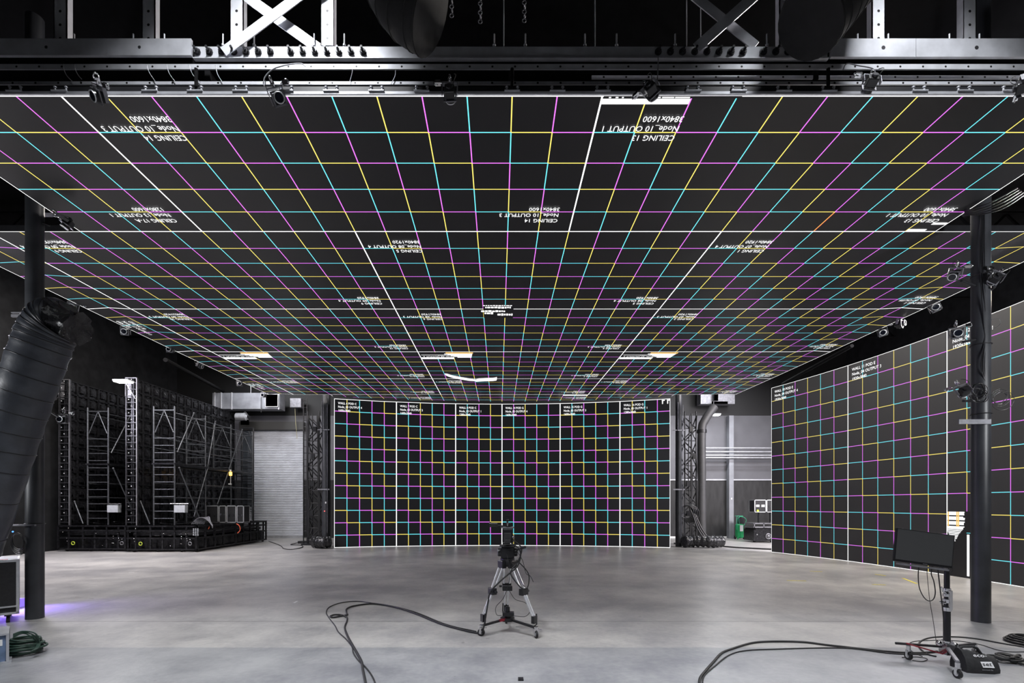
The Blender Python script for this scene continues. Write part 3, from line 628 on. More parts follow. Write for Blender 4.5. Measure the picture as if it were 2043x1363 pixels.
# gathered plastic at the mouth
m_ = MB(); fl = []
ax_ = V((.93, -.05, -.36)).normalized(); e1_ = ax_.orthogonal().normalized(); e2_ = ax_.cross(e1_); c_ = P(112, 640, 6.72)
for ring_ in range(7):
    for k in range(30):
        a = 2*math.pi*k/30; t_ = ring_/6; rr = (.30-.13*math.sin(t_*1.5)+.05*max(0, t_-.8)*5)*(1+.10*math.sin(5*a+ring_*.7)+.07*math.sin(9*a+ring_))
        fl.append(c_+ax_*(t_*.36+.03*math.sin(4*a))+(e1_*math.cos(a)+e2_*math.sin(a))*rr)
m_.add(fl, [(r_*30+k, r_*30+(k+1) % 30, (r_+1)*30+(k+1) % 30, (r_+1)*30+k) for r_ in range(6) for k in range(30)], True)
k0 = len(fl)-30; cc = sum(fl[k0:], V((0, 0, 0)))/30-ax_*.04; m_.add(fl[k0:]+[cc], [(k, (k+1) % 30, 30) for k in range(30)], True)
m_.build('gathered_film', M['filmw'], o)

# ---------------------------------------------------------------- stored screen racks at the left
RY0, RY1, RH = 18.1, 24.9, 6.55
def make_rack():
    """local frame: origin at the front foot of the screen edge, +X towards the stage, +Y to the back"""
    t = thing('screen_rack', 'x', 'screen rack', (0, 0, 0), 'stored screen racks'); ln = RY1-RY0; nc = 14; cw = ln/nc
    ef = MB().b2((-.24, -.03, 1.0), (-.20, .03, RH)).b2((.16, -.03, 1.0), (.20, .03, RH)).b2((-.24, -.03, RH-.04), (.2, .03, RH))
    for k in range(22): z = 1.1+k*.25; ef.b2((-.2, -.02, z), (.16, .0, z+.03))
    ef.build('end_frame', M['rackd'], t)
    MB().b2((.17, -.05, 1.0), (.2, -.03, RH)).b2((-.24, -.05, RH-.7), (-.22, -.03, RH)).b2((-.24, -.05, RH-.03), (.2, -.03, RH)).build('edge_angle', M['steeld'], t)
    MB().b2((-.18, 0, RH-.75), (-.02, .04, RH-.1)).build('socket_panel', M['steeld'], t)
    for c in range(nc):
        m_ = MB(); y0 = c*cw
        for r_ in range(11):
            z0 = 1.05+r_*.5; m_.b2((0, y0+.01, z0), (.05, y0+.035, z0+.49)); m_.b2((0, y0+cw-.035, z0), (.05, y0+cw-.01, z0+.49)); m_.b2((0, y0+.02, z0), (.05, y0+cw-.02, z0+.022)); m_.b2((0, y0+.02, z0+.468), (.05, y0+cw-.02, z0+.49))
            m_.b2((-.02, y0+.1, z0+.12), (.07, y0+.34, z0+.36)); m_.b2((.05, y0+.16, z0+.4), (.08, y0+.28, z0+.43)); m_.b2((-.05, y0+.0, z0), (-.02, y0+cw, z0+.5))
            m_.tube([(.06, y0+.14, z0+.3), (.13, y0+.2, z0+.16), (.06, y0+.3, z0-.04)], .01, 5)
        m_.build('cabinet_column', M['rackm'], t)
    # scaffold towers beside the screen, each frame a mesh of its own
    for fy in (.35, 2.25, 4.15, 6.05):
        top = (5.55, 5.55, 5.5, 5.4)[int((fy-.3)/1.9)]
        fr = MB()
        for x in (.55, 1.35): fr.cyl((x, fy, 1.0), (x, fy, top), .03, 8)
        z = 1.25
        while z < top-1.1: fr.cyl((.55, fy, z), (1.35, fy, z), .018, 6); z += .28
        fr.cyl((.55, fy, top-.15), (1.35, fy, top-.15), .025, 8); fr.cyl((.6, fy, top-1.0), (.95, fy, top-.15), .018, 6); fr.cyl((1.3, fy, top-1.0), (.95, fy, top-.15), .018, 6)
        fr.build('ladder_frame', M['tube'], t)
    for x in (.55, 1.35):
        lg = MB()
        for z in (2.05, 2.6, 3.3, 3.95, 4.4, 5.3): lg.cyl((x, .35, z), (x, 6.05, z), .018, 6)
        lg.build('ledger_tubes', M['tube'], t)
    for a, b_ in (((1.38, 1.45, 5.5), (1.38, .45, 3.8)), ((1.38, 2.35, 3.34), (1.38, 1.45, 1.3)), ((1.38, 5.05, 5.4), (1.38, 3.05, 1.8)), ((1.38, 2.9, 5.4), (1.38, 2.35, 3.4)), ((1.42, .5, 3.2), (1.75, 1.3, 1.1)), ((.08, .3, 1.9), (.5, .2, 1.05))):
        MB().cyl(a, b_, .024, 8).ball(a, .045, 6).build('raking_brace', M['tube'], t)
    MB().b2((.5, .3, 3.32), (1.4, 6.1, 3.38)).build('work_deck', M['rackm'], t)
    MB().box((1.62, .3, 1.62), (.42, .18, .28)).build('control_box', M['grey'], t, bevel=.01)
    MB().cyl((1.25, .25, 1.82), (1.95, .25, 1.82), .02, 8).build('box_rail', M['chrome'], t)
    # ballast base: two levels of framed carts
    bs = MB(); x1, y1 = 2.45, 5.3
    for z in (.97, .80, .52, .10):
        bs.b2((-.25, -.05, z-.03), (x1, .03, z+.03)); bs.b2((-.25, y1-.08, z-.03), (x1, y1, z+.03)); bs.b2((x1-.08, -.05, z-.03), (x1, y1, z+.03)); bs.b2((-.25, -.05, z-.03), (-.17, y1, z+.03))
    for x in (-.25, .15, .7, 1.15, 1.6, 2.05, 2.42):
        bs.b2((x-.03, -.04, .08), (x+.03, .0, .95)); bs.b2((x-.03, y1-.05, .08), (x+.03, y1, .95))
    for y in (.0, .5, 1.1, 1.7, 2.6, 3.2, 3.8, 4.4, 5.0): bs.b2((x1-.05, y-.04, .08), (x1, y+.04, .95))
    bs.b2((-.2, .15, .12), (x1-.15, y1-.15, .5)); bs.b2((-.2, .3, .6), (x1-.2, y1-.2, .72)); bs.build('ballast_base', M['rackm'], t)
    for x in (.35, 2.2): MB().ring((x, -.06, .32), (0, 1, 0), .06, .016, 16, 5).build('wheel_hub', M['lime'] if x < 1 else M['steeld'], t)
    for x in (0, .9, 1.8, 2.35):
        m_ = MB(); m_.cyl((x-.03, .1, .06), (x+.03, .1, .06), .06, 14); m_.cyl((x-.03, y1-.2, .06), (x+.03, y1-.2, .06), .06, 14); m_.build('caster', M['rubber'], t)
    random.seed(3)
    for k in range(14):
        x = random.uniform(0, 2.2); z = random.choice((.62, .68, .75)); MB().b2((x, -.08, z), (x+random.uniform(.05, .3), -.05, z+.012)).build('fitting', M['chrome'], t); MB().ball((random.uniform(-.2, 2.3), -.07, random.uniform(.1, .95)), .018, 6).build('fitting', M['chrome'], t)
    for k in range(22): MB().ball((-.1+.1*(k % 2), -.05, 1.22+k*.25), .022, 6).build('fitting', M['steel'], t)
    m_ = MB()
    for k in range(9): a = random.uniform(.3, 1.6); m_.tube(smooth_path([(a, random.uniform(0, 4), 1.02), (a+.3, random.uniform(0, 4), 1.08), (a+random.uniform(.2, .8), random.uniform(0, 5), 1.02)]), .014, 5)
    m_.build('cable_bundle', M['plastic'], t)
    return t
RK = make_rack(); RK.location = (-13.75, 17.75, 0); RK['label'] = 'tall black rack of stored screen panels with scaffold, nearer the stage'
r2 = dup(RK, (-16.50, 18.0, 0), (0, 0, 0), 'tall black rack of stored screen panels with scaffold, at the far left by the wall')
RX = -13.75
# things on the nearer base
def case(name, c, d, lab, rows, group=None, lid=.0, top=None):
    """road case: laminate body, aluminium edges, front doors"""
    o = thing(name, lab, 'road case', (c[0], c[1], c[2]), group); x, y, z = c; w_, dp, h = d
    MB().b2((x-w_/2+.008, y-dp/2+.008, z+.008), (x+w_/2-.008, y+dp/2-.008, z+h-.008)).build('case_body', M['case'], o)
    e = MB(); t_ = .034
    for sx in (-1, 1):
        for sy in (-1, 1): e.box((x+sx*(w_/2-t_/2), y+sy*(dp/2-t_/2), z+h/2), (t_, t_, h))
        for zz_ in (z+t_/2, z+h-t_/2): e.box((x+sx*(w_/2-t_/2), y, zz_), (t_, dp, t_))
    for sy in (-1, 1):
        for zz_ in (z+t_/2, z+h-t_/2): e.box((x, y+sy*(dp/2-t_/2), zz_), (w_, t_, t_))
    e.build('edge_trim', M['alu'], o)
    for fx in rows: MB().box((x+fx*w_, y-dp/2-.004, z+h*.45), (w_*.14, .012, h*.16)).build('latch', M['chrome'], o)
    return o
tiny = 'road cases on the rack base'
for px, wd, lab in ((430, .54, 'road case on the rack base, leftmost of the row of four'), (450.5, .31, 'road case on the rack base, second from left'), (468, .41, 'road case on the rack base, third from left'), (485.5, .31, 'road case on the rack base, rightmost of the row of four')):
    y = 20.6; x = (px-CX)*y/F; case('road_case', (x, y, 1.005), (wd, .5, .74), lab, (-.22, .22), tiny)
bn = thing('warning_beacon', 'small amber warning lamp on a white post in front of the rack', 'warning lamp', P(460, 968, 21.6))
MB().cyl(P(460, 966, 21.6), P(460, 950, 21.6), .012, 8).box(P(459, 966, 21.6), (.12, .08, .05)).box(P(460, 939, 21.6), (.06, .06, .08)).build('post', M['white'], bn)
MB().cyl(P(460, 949, 21.6), P(460, 942, 21.6), .06, 14).build('amber_lens', M['amber'], bn)
for pts, lab in (([(472, 1045), (478, 1050), (479, 1058), (474, 1064)], 'orange cable hanging over the rack base side'), ([(418, 1051), (416, 1056), (411, 1059)], 'short orange cable end at the corner of the rack base')):
    tag(MB().tube(smooth_path([P(a, b_, 18.6) for a, b_ in pts]), .015, 6).build('orange_cable', M['orange']), lab, 'cable')
m_ = MB()
for k in range(9): m_.tube(smooth_path([P(382+3*k, 1046, 19), P(392+3*k, 1036-k*.6, 19.0), P(404+2*k, 1033+k, 18.8), P(416+k, 1040+k, 18.4), P(424, 1050+k*.4, 18.1)]), .018, 5)
tag(m_.build('cable_heap', M['steeld']), 'heap of grey looped cables at the front of the rack base', 'cables')
for k in range(12): pass
g_ = MB()
for a in range(3):
    for b_ in range(4): g_.box(P(386.5+4.2*a, 1056+3.8*b_, 17.6), (.04, .03, .045))
tag(g_.build('connector_panel', M['grey']), 'small panel of white connectors at the corner of the rack base', 'connector panel')

# ---------------------------------------------------------------- back left corner
# galvanised air duct
gd = thing('galvanised_duct', 'galvanised rectangular air duct across the back left corner', 'duct', P(480, 815, 24))
MB().b2(P(424, 816, 24), P(558, 784, 24)+V((0, .6, 0))).build('duct_run', mat('weathered zinc', (.30, .31, .34), .45, .5, .35, 1.5), gd)
for px in (428, 441, 462, 521, 556): MB().b2(P(px-1, 817, 23.97), P(px+.6, 783, 23.97)+V((0, .1, 0))).build('seam_flange', M['alu'], gd)
m_ = MB().b2(P(529, 812, 23.9), P(555, 786, 23.9)); m_.build('grille_mouth', M['black'], gd)
fr = MB()
for a, b_ in (((529, 812), (555, 811)), ((529, 787), (555, 786)), ((529, 812), (530, 786)), ((554, 812), (555, 786))): fr.b2(P(*a, 23.88), P(*b_, 23.88)+V((0, .03, 0)))
fr.build('mouth_frame', M['alu'], gd)
MB().cyl(P(500.5, 784, 24.2), P(500.5, 760, 24.2), .015, 6).build('hanger_rod', M['steel'], gd)
MB().cyl(P(521, 785, 23.9), P(521, 823, 23.9), .02, 6).build('drop_rod', M['black'], gd)
tag(MB().box(P(592, 805, 24.8), (.58, .3, .48)).build('junction_box', M['steeld'], bevel=.01), 'pale grey box on the wall above the shutter', 'box')
tag(MB().tube([P(588.5, 815, 24.8), P(590, 845, 24.8), P(593, 876, 24.8)], .012, 6).build('pull_rope', M['rope']), 'thin yellow pull rope hanging in front of the shutter', 'rope')
ht = thing('unit_heater', 'silver cylindrical blower with a rounded end above the rack', 'blower', P(484, 838, 24.2))
MB().cyl(P(472, 832, 24.2), P(492, 832, 24.2), .2, 20).build('drum', M['steel'], ht); MB().cyl(P(492, 832, 24.2), P(497.5, 832, 24.2), .09, 14).build('nozzle', M['chrome'], ht)
MB().tube(smooth_path([P(486, 825, 24.2), P(488, 822, 24.2), P(491, 823, 24.2), P(491, 827, 24.2)]), .012, 6).build('handle', M['steel'], ht); MB().b2(P(480, 848, 24.2), P(497, 838, 24.2)).build('support_shelf', M['black'], ht)
fl = thing('free_scaffold_frame', 'black narrow scaffold ladder standing left of the roller shutter', 'scaffold frame', G(504, 1080))
m_ = MB(); b0 = 24.3
for px in (483, 505.5): m_.cyl(P(px, 1082, b0)*1, P(px, 855, b0), .035, 8)
for k in range(13): m_.cyl(P(483, 872+k*10.8+30, b0), P(505.5, 872+k*10.8+30, b0), .02, 6)
m_.cyl(P(482, 855, b0), P(506, 855, b0), .035, 8); m_.cyl(P(496, 860, b0), P(505, 884, b0), .022, 6); m_.cyl(P(497, 895, b0), P(505, 930, b0), .022, 6); m_.build('frame', M['blackm'], fl)
tag(MB().b2(P(480, 1010, 24.65), P(494, 860, 24.65)+V((0, .4, 0))).build('tall_cabinet', mat('slate enamel', (.03, .036, .045), .6, 0, .2, 4)), 'tall slate grey cabinet behind the scaffold by the shutter', 'cabinet')

# truss towers each side of the curved screen
def truss_tower(px, py, Y, lab, wd=.5, h=5.9, mx=1):
    c_ = P(px, py, Y); c_.z = 0; o = thing('truss_tower', lab, 'truss tower', c_, 'truss towers'); x, y = c_.x, c_.y
    ch = MB()
    for sx in (-1, 1):
        for sy in (-1, 1): ch.cyl((x+sx*wd/2, y+sy*wd/2, .06), (x+sx*wd/2, y+sy*wd/2, h), .03, 8)
    ch.build('chords', M['blackm'], o)
    br = MB(); z = .2; s_ = 1
    while z < h-.6:
        for sy in (-1, 1): br.cyl((x-s_*wd/2, y+sy*wd/2, z), (x+s_*wd/2, y+sy*wd/2, z+.5), .028, 6)
        for sx in (-1, 1): br.cyl((x+sx*wd/2, y-s_*wd/2, z), (x+sx*wd/2, y+s_*wd/2, z+.5), .028, 6)
        br.cyl((x-wd/2, y-wd/2, z), (x+wd/2, y-wd/2, z), .02, 6); z += .55; s_ = -s_
    br.build('lattice', M['blackm'], o)
    cbl = MB(); random.seed(int(px))
    for k in range(7): a_ = random.uniform(-.3, .3); cbl.tube(smooth_path([(x+a_+random.uniform(-.05, .05), y-wd/2-.06, zc) for zc in (.35, 1.6, 2.9, 4.2, 5.7)], 5), random.uniform(.012, .03), 6)
    cbl.build('vertical_cables', M['rubber'], o)
    for zc in (1.4, 2.7, 3.9, 5.1): MB().box((x+random.uniform(-.15, .15), y-wd/2-.08, zc), (.16, .08, .22)).build('power_unit', M['plastic'], o)
    MB().b2((x-.5, y-.4, 0), (x+.5, y+.4, .06)).build('base_plate', M['blackm'], o); return o
truss_tower(630, 1000, 21.1, 'black lattice tower left of the curved screen'); truss_tower(1373, 1000, 21.1, 'black lattice tower right of the curved screen')
for px, Y, r_, lab in ((651, 20.0, .17, 'dark round column hugging the left edge of the curved screen'), (1354, 20.1, .13, 'dark round column just right of the curved screen')):
    c_ = P(px, 1000, Y); o = column('steel_column', c_.x, c_.y, r_, 9.4, lab)
    for z in (2.4, 4.9): MB().b2((c_.x-.3, c_.y-r_-.03, z), (c_.x+.2, c_.y-r_, z+.05)).build('clamp_arm', M['steeld'], o)
    m_ = MB().cyl((c_.x-.1, c_.y-r_-.05, 4.9), (c_.x-.1, c_.y-r_-.05, 6.1), .015, 6).cyl((c_.x+.12, c_.y-r_-.04, .6), (c_.x+.12, c_.y-r_-.04, 6), .012, 6); m_.build('conduit', M['steeld'], o)
    if px < 700: MB().ball(P(647.5, 1020, Y-.2), .022, 8).build('red_tally_lamp', M['tally'], o); MB().box(P(650, 1003, Y-.2), (.05, .03, .07)).build('sticker', M['white'], o)
ld = thing('slim_ladder', 'slim black ladder standing right of the roller shutter', 'ladder', G(609, 1085)); m_ = MB(); Y = 21.6
for px in (605.5, 612.5): m_.cyl(P(px, 1084, Y), P(px, 795, Y), .025, 8)
for k in range(22): m_.cyl(P(605.5, 800+13*k, Y), P(612.5, 800+13*k, Y), .016, 6)
m_.build('ladder_frame', M['blackm'], ld); MB().b2(P(594, 1085, Y), P(619, 1080, Y)+V((0, .3, 0))).build('base', M['blackm'], ld)
c_ = P(1400, 1000, 22.2); dp_ = thing('down_duct', 'wide round black down duct with an elbow at the back right', 'duct', (c_.x, c_.y, 0))
MB().tube(smooth_path([(c_.x, c_.y, 0), (c_.x, c_.y, 3), (c_.x, c_.y, 5.2), (c_.x+.15, c_.y, 5.75), (c_.x+.6, c_.y, 6.4)]), .19, 24).build('pipe', mat('charcoal paint', (.05, .05, .053), .5, 0, .2, 3), dp_)
MB().cyl((c_.x, c_.y, 5.15), (c_.x, c_.y, 5.3), .22, 24).build('collar', M['blackm'], dp_)
# crumpled bags / flexible ducts on the floor
def crumple(name, px0, px1, py, r_, lab, seed):
    random.seed(seed); a = G(px0, py); b_ = G(px1, py); n = 26; o = thing(name, lab, 'flexible duct', (a+b_)/2, 'crumpled flexible ducts'); pts = []; rr = []
    for k in range(n+1): t_ = k/n; q = a.lerp(b_, t_); q.z = r_; q.y += .1*math.sin(t_*7); pts.append(q); rr.append(r_*(.86+.13*math.sin(k*2.1)+random.uniform(-.04, .04)) if 0 < k < n else r_*.75)
    MB().tube(pts, rr, 20).build('sleeve', M['filmw'], o)
    m_ = MB(); [m_.ring(pts[k], (pts[k+1]-pts[k-1]), rr[k]*.99, .012, 20, 5) for k in range(3, n-1, 4)]; m_.build('hoops', M['plastic'], o); return o
crumple('flexible_duct', 623, 658, 1094.5, .26, 'crumpled black plastic duct on the floor left of the curved screen', 1)
crumple('flexible_duct', 1364, 1442, 1093, .26, 'long crumpled black duct lying on the floor right of the curved screen', 2)
m_ = MB()
for k in range(4): m_.ring(P(1370+2*k, 1022+k, 20.4), (.3, 1, 0), .28+.03*k, .03, 26, 6)
for k in range(3): m_.tube(smooth_path([P(1375+4*k, 1012, 20.4), P(1383+3*k, 1030, 20.3), P(1392+4*k, 1055, 20.1), P(1402+5*k, 1072, 19.9)]), .03, 6)
tag(m_.build('hanging_hose', M['plastic']), 'thick black hoses looped on the right lattice tower', 'hose')
tag(MB().tube(smooth_path([G(1440, 1090, .03), G(1480, 1093, .03), G(1540, 1096, .03)]), .03, 6).build('floor_hose', M['rubber']), 'black hose running along the floor to the side screen', 'hose')
tag(MB().tube(smooth_path([G(a, b_, .02) for a, b_ in ((536, 1080), (545, 1083), (560, 1089), (567, 1095), (585, 1096), (603, 1092), (600, 1088), (580, 1087), (590, 1084), (596, 1083))]), .016, 6).build('floor_cable', M['rubber']), 'thin black cable winding on the floor before the shutter', 'cable')
# ---------------------------------------------------------------- back right bay
c_ = P(1459, 1000, 25.0); pc = thing('wall_post', 'grey square post against the back right wall', 'post', (c_.x, 25.1, 0)); MB().b2((c_.x-.12, 24.98, 0), (c_.x+.12, 25.28, 6.5)).build('post_shaft', mat('grey post paint', (.25, .26, .29), .5, 0, .15, 2), pc)
MB().box((c_.x, 24.97, 2.85-.75), (.06, .02, .09)).build('switch_plate', M['white'], pc)
for py, lab in ((894, 'topmost of the four horizontal wall pipes'), (901.5, 'second from top of the four horizontal wall pipes'), (908.5, 'third from top of the four horizontal wall pipes'), (913.5, 'lowest of the four horizontal wall pipes')):
    a = P(1400, py, 24.85); b_ = P(1575, py, 24.85); tag(MB().cyl(a, b_, .035, 10).build('wall_pipe', M['steel']), 'thin steel pipe, '+lab, 'pipe', 'horizontal pipes at the back right')
o = thing('rolled_cloth', 'x', 'cloth', (0, 0, 0)); bpy.data.objects.remove(o)
def lamp_fixture(px, py, Y, wd, lab, arm_to, power, nm='strip_lamp'):
    p = P(px, py, Y); o = thing(nm, lab, 'lamp', p); MB().box(p, (wd, .3, .05)).build('lamp_housing', M['grey'], o)
    MB().box(p-V((0, 0, .04)), (wd*.94, .26, .03)).build('lamp_glow', M['lamp'], o)
    MB().cyl(p+V((0, .05, .02)), P(*arm_to, Y+.1), .012, 6).build('lamp_arm', M['steeld'], o)
    light('lamp_light', 'AREA', p-V((0, .15, .1)), power, COOL, (p.x, p.y-.2, 0), shape='RECTANGLE', size=wd, size_y=.3); return o
lamp_fixture(246, 760, 16.9, .55, 'lit strip lamp on a slanting arm between the two racks', (270, 796), 60)
lamp_fixture(1424, 827, 23.6, .6, 'lit strip lamp at the back right above the grey wall', (1424, 800), 120)
m_ = MB().b2(P(1398, 806, 24.6), P(1466, 775, 24.6)+V((0, .5, 0))); gd2 = thing('air_duct', 'dull grey boxed air duct under the roof at the back right', 'duct', P(1430, 806, 24.6)); m_.build('duct_run', M['steeld'], gd2)
MB().b2(P(1420, 806, 24.4), P(1452, 801, 24.4)).b2(P(1425, 800, 24.4), P(1433, 775, 24.4)).build('duct_bracket', M['black'], gd2)
# compressor
gx = G(1476, 1076); ac = thing('air_compressor', 'green upright air compressor with wire handle by the back wall', 'air compressor', gx); x, y = gx.x, gx.y
MB().cyl((x-.02, y, .12), (x-.02, y, .72), .2, 24).ball((x-.02, y, .72), .2, 16, (1, 1, .5)).ball((x-.02, y, .12), .2, 16, (1, 1, .4)).build('tank', M['green'], ac)
MB().b2((x-.12, y-.12, .8), (x+.16, y+.1, 1.08)).cyl((x+.02, y, 1.0), (x+.02, y, 1.16), .08, 12).build('motor', M['blackm'], ac)
MB().tube([(x-.2, y-.1, .5), (x-.2, y-.1, 1.2), (x-.2, y+.1, 1.2)], .016, 6).tube([(x-.24, y-.12, 1.2), (x+.1, y-.12, 1.2)], .016, 6).tube(smooth_path([(x-.1, y-.14, .8), (x-.12, y-.14, 1.12), (x+.12, y-.14, 1.14), (x+.26, y-.14, .98), (x+.14, y-.14, .72)]), .014, 6).build('handle', M['gplug'], ac)
MB().b2((x-.1, y-.213, .42), (x+.06, y-.2, .74)).build('data_sticker', M['white'], ac, bevel=0)
for sx in (-.22, .24): MB().cyl((x+sx-.03, y+.05, .09), (x+sx+.03, y+.05, .09), .09, 18).build('wheel', M['rubber'], ac)
MB().b2((x-.2, y-.16, 0), (x-.14, y-.1, .12)).b2((x-.25, y+.03, .08), (x+.25, y+.07, .12)).build('foot', M['green'], ac)
# cart with a stacked case beside the side screen
q = G(1522, 1083); ct = thing('equipment_cart', 'black cart with layered frames beside the side screen foot', 'cart', q); x, y = q.x, q.y
MB().b2((x-.42, y, .08), (x+.7, y+.9, .62)).b2((x-.36, y-.02, .62), (x+.7, y+.9, .66)).build('cart_body', M['rackm'], ct); MB().b2((x-.46, y-.05, .7), (x+.7, y+.8, .76)).b2((x-.46, y-.05, .88), (x+.7, y+.8, .92)).b2((x-.44, y-.05, .7), (x-.40, y, .92)).b2((x+.0, y-.05, .7), (x+.04, y, .92)).build('top_frame', M['steeld'], ct)
MB().ring((x+.25, y-.02, .3), (0, 1, 0), .12, .03, 20, 6).ball((x+.25, y, .3), .09, 12).build('hub', M['steeld'], ct); MB().ball((x-.28, y-.01, .38), .03, 8).build('knob', M['grey'], ct)
for sx in (-.3, .5): MB().cyl((x+sx-.03, y+.2, .06), (x+sx+.03, y+.2, .06), .06, 14).build('caster', M['rubber'], ct)
MB().b2((x-.05, y+.3, .92), (x+.0, y+.35, 1.42)).b2((x+.5, y+.3, .92), (x+.55, y+.35, 1.42)).build('risers', M['rackm'], ct)
case('road_case', (q.x-.02, q.y+.42, 1.42), (.56, .5, .60), 'black road case with white labels raised on the cart by the side screen', (-.22, .22), 'cases on the back right cart')
case('road_case', (q.x+.50, q.y+.42, 1.42), (.46, .5, .60), 'open road case right of the labelled one, partly behind the side screen', (-.2,), 'cases on the back right cart')
for sx in (-.15, .10): tag(MB().box((q.x+sx, q.y+.162, 1.73), (.16, .006, .11)).build('case_label', M['white']), 'white '+('left' if sx < 0 else 'right')+' label on the road case raised on the back cart', 'label')
tag(MB().cyl((q.x-.15, q.y+.165, 1.5), (q.x-.15, q.y+.15, 1.5), .055, 14).build('lime_sticker', M['lime']), 'lime round sticker on the labelled road case by the side screen', 'sticker')

# ---------------------------------------------------------------- camera on its tripod
cen = V((.125, 6.62, 0)); feet = [V((-.235, 6.40, 0)), V((.50, 6.30, 0)), V((.115, 7.08, 0))]
tp = thing('tripod', 'silver twin tube camera tripod on a wheeled dolly in the middle', 'tripod', cen)
crown = cen+V((0, 0, 1.0))
for k, f in enumerate(feet):
    d = (f-cen); d.z = 0; u_ = d.normalized(); sd = V((-u_.y, u_.x, 0)); top = crown+u_*.09-V((0, 0, .05)); bot = f-u_*.03+V((0, 0, .26))
    lg = MB(); mid = top.lerp(bot, .52)
    for s_ in (-.045, .045): lg.cyl(top+sd*s_, mid+sd*s_*.9, .014, 10)
    for s_ in (-.022, .022): lg.cyl(mid+sd*s_, bot+sd*s_, .013, 10)
    o = lg.build('leg', M['alu'], tp)
    j = MB().box(mid, (.13, .07, .09), Euler((0, 0, math.atan2(sd.y, sd.x)))); j.cyl(mid+sd*.07, mid+sd*.11, .018, 8); j.build('leg_lock', M['plastic'], o, bevel=.008)
    MB().box(top+V((0, 0, .0)), (.13, .07, .11), Euler((0, 0, math.atan2(sd.y, sd.x)))).build('leg_joint', M['plastic'], o, bevel=.01)
    MB().box(bot-V((0, 0, .02)), (.07, .05, .10), Euler((0, 0, math.atan2(sd.y, sd.x)))).tube([bot+sd*.05+V((0, 0, .05)), bot+sd*.055-V((0, 0, .09)), bot-sd*.0-V((0, 0, .11))], .009, 6).build('foot_clip', M['plastic'], o)
    arm_ = MB().bar(cen+V((0, 0, .175))+u_*.06, f+V((0, 0, .135)), .035, .025)
    a_ = arm_.build('dolly_arm', M['plastic'], tp)
    cs = MB(); cw_ = f+V((0, 0, .05)); ax = V((1, .25, 0)).normalized() if k == 1 else V((.35, 1, 0)).normalized() if k == 0 else V((1, 0, 0))
    cs.cyl(cw_-ax*.014, cw_+ax*.014, .05, 20); o = cs.build('caster_wheel', M['rubber'], tp); MB().cyl(cw_-ax*.016, cw_+ax*.016, .028, 16).build('wheel_hub', M['grey'], o)
    MB().box(cw_+V((0, 0, .03))+ax*.022, (.03, .03, .09), Euler((0, 0, math.atan2(ax.y, ax.x)))).box(cw_+V((0, 0, .03))-ax*.022, (.03, .03, .09), Euler((0, 0, math.atan2(ax.y, ax.x)))).cyl(cw_+V((0, 0, .07)), cw_+V((0, 0, .1)), .028, 12).b2(cw_+V((.02, -.01, .055)), cw_+V((.075, .01, .065))).build('caster_fork', M['chrome'], o)
MB().cyl(cen+V((0, 0, .155)), cen+V((0, 0, .20)), .10, 24).cyl(cen+V((0, 0, .20)), cen+V((0, 0, .23)), .05, 16).box(cen+V((.01, -.02, .255)), (.16, .12, .045)).build('dolly_hub', M['plastic'], tp)
MB().bar(cen+V((-.02, -.06, .19)), cen+V((-.11, -.10, .178)), .038, .028).build('red_arm_band', M['dred'], tp)
MB().cyl(cen+V((0, .0, .27)), cen+V((0, .0, .34)), .035, 12).box(cen+V((0, 0, .31)), (.05, .04, .08)).build('centre_joint', M['plastic'], tp)
MB().box(cen+V((.0, .10, .59)), (.14, .07, .07)).build('mid_spreader', M['plastic'], tp, bevel=.008)
MB().cyl(crown-V((0, 0, .06)), crown+V((0, 0, .01)), .075, 24, .10).cyl(crown+V((0, 0, .01)), crown+V((0, 0, .03)), .10, 24).build('bowl', M['plastic'], tp)
hd = MB().box(crown+V((0, 0, .11)), (.19, .16, .15)).cyl(crown+V((-.13, 0, .11)), crown+V((.13, 0, .11)), .058, 20).cyl(crown+V((0, 0, .03)), crown+V((0, 0, .06)), .06, 20).box(crown+V((0, 0, .20)), (.22, .18, .03)).build('fluid_head', M['plastic'], tp, bevel=.012)
MB().ring(crown+V((-.135, 0, .11)), (1, 0, 0), .045, .008, 18, 5).ring(crown+V((.135, 0, .11)), (1, 0, 0), .045, .008, 18, 5).box(crown+V((-.10, -.09, .19)), (.03, .02, .02)).build('head_dials', M['steeld'], hd)
MB().tube(smooth_path([crown+V((.12, -.02, .14)), crown+V((.17, -.12, .17)), crown+V((.22, -.25, .2))]), .011, 8).cyl(crown+V((.19, -.19, .187)), crown+V((.23, -.29, .208)), .018, 10).build('pan_handle', M['rubber'], hd)
cm = thing('cinema_camera', 'black cinema camera rigged tall on top of the central tripod', 'camera', crown+V((0, 0, .215))); b0 = crown+V((0, 0, .215))
MB().box(b0+V((0, .02, .13)), (.145, .24, .20)).build('camera_body', M['plastic'], cm, bevel=.012)
MB().box(b0+V((0, -.125, .10)), (.10, .05, .15)).box(b0+V((0, -.155, .06)), (.07, .02, .05)).build('battery', M['rubber'], cm, bevel=.006)
MB().cyl(b0+V((0, .14, .13)), b0+V((0, .30, .13)), .055, 24).cyl(b0+V((0, .30, .13)), b0+V((0, .33, .13)), .07, 24).build('lens', M['plastic'], cm)
MB().b2(b0+V((-.09, -.08, .235)), b0+V((.09, .1, .25))).cyl(b0+V((-.08, -.1, .245)), b0+V((-.08, .2, .245)), .008, 8).cyl(b0+V((.08, -.1, .245)), b0+V((.08, .2, .245)), .008, 8).build('top_plate', M['steeld'], cm)
MB().tube([b0+V((0, -.06, .25)), b0+V((0, -.05, .31)), b0+V((0, .09, .32)), b0+V((0, .1, .25))], .014, 8).box(b0+V((.01, 0, .275)), (.07, .08, .05)).build('top_handle', M['plastic'], cm)
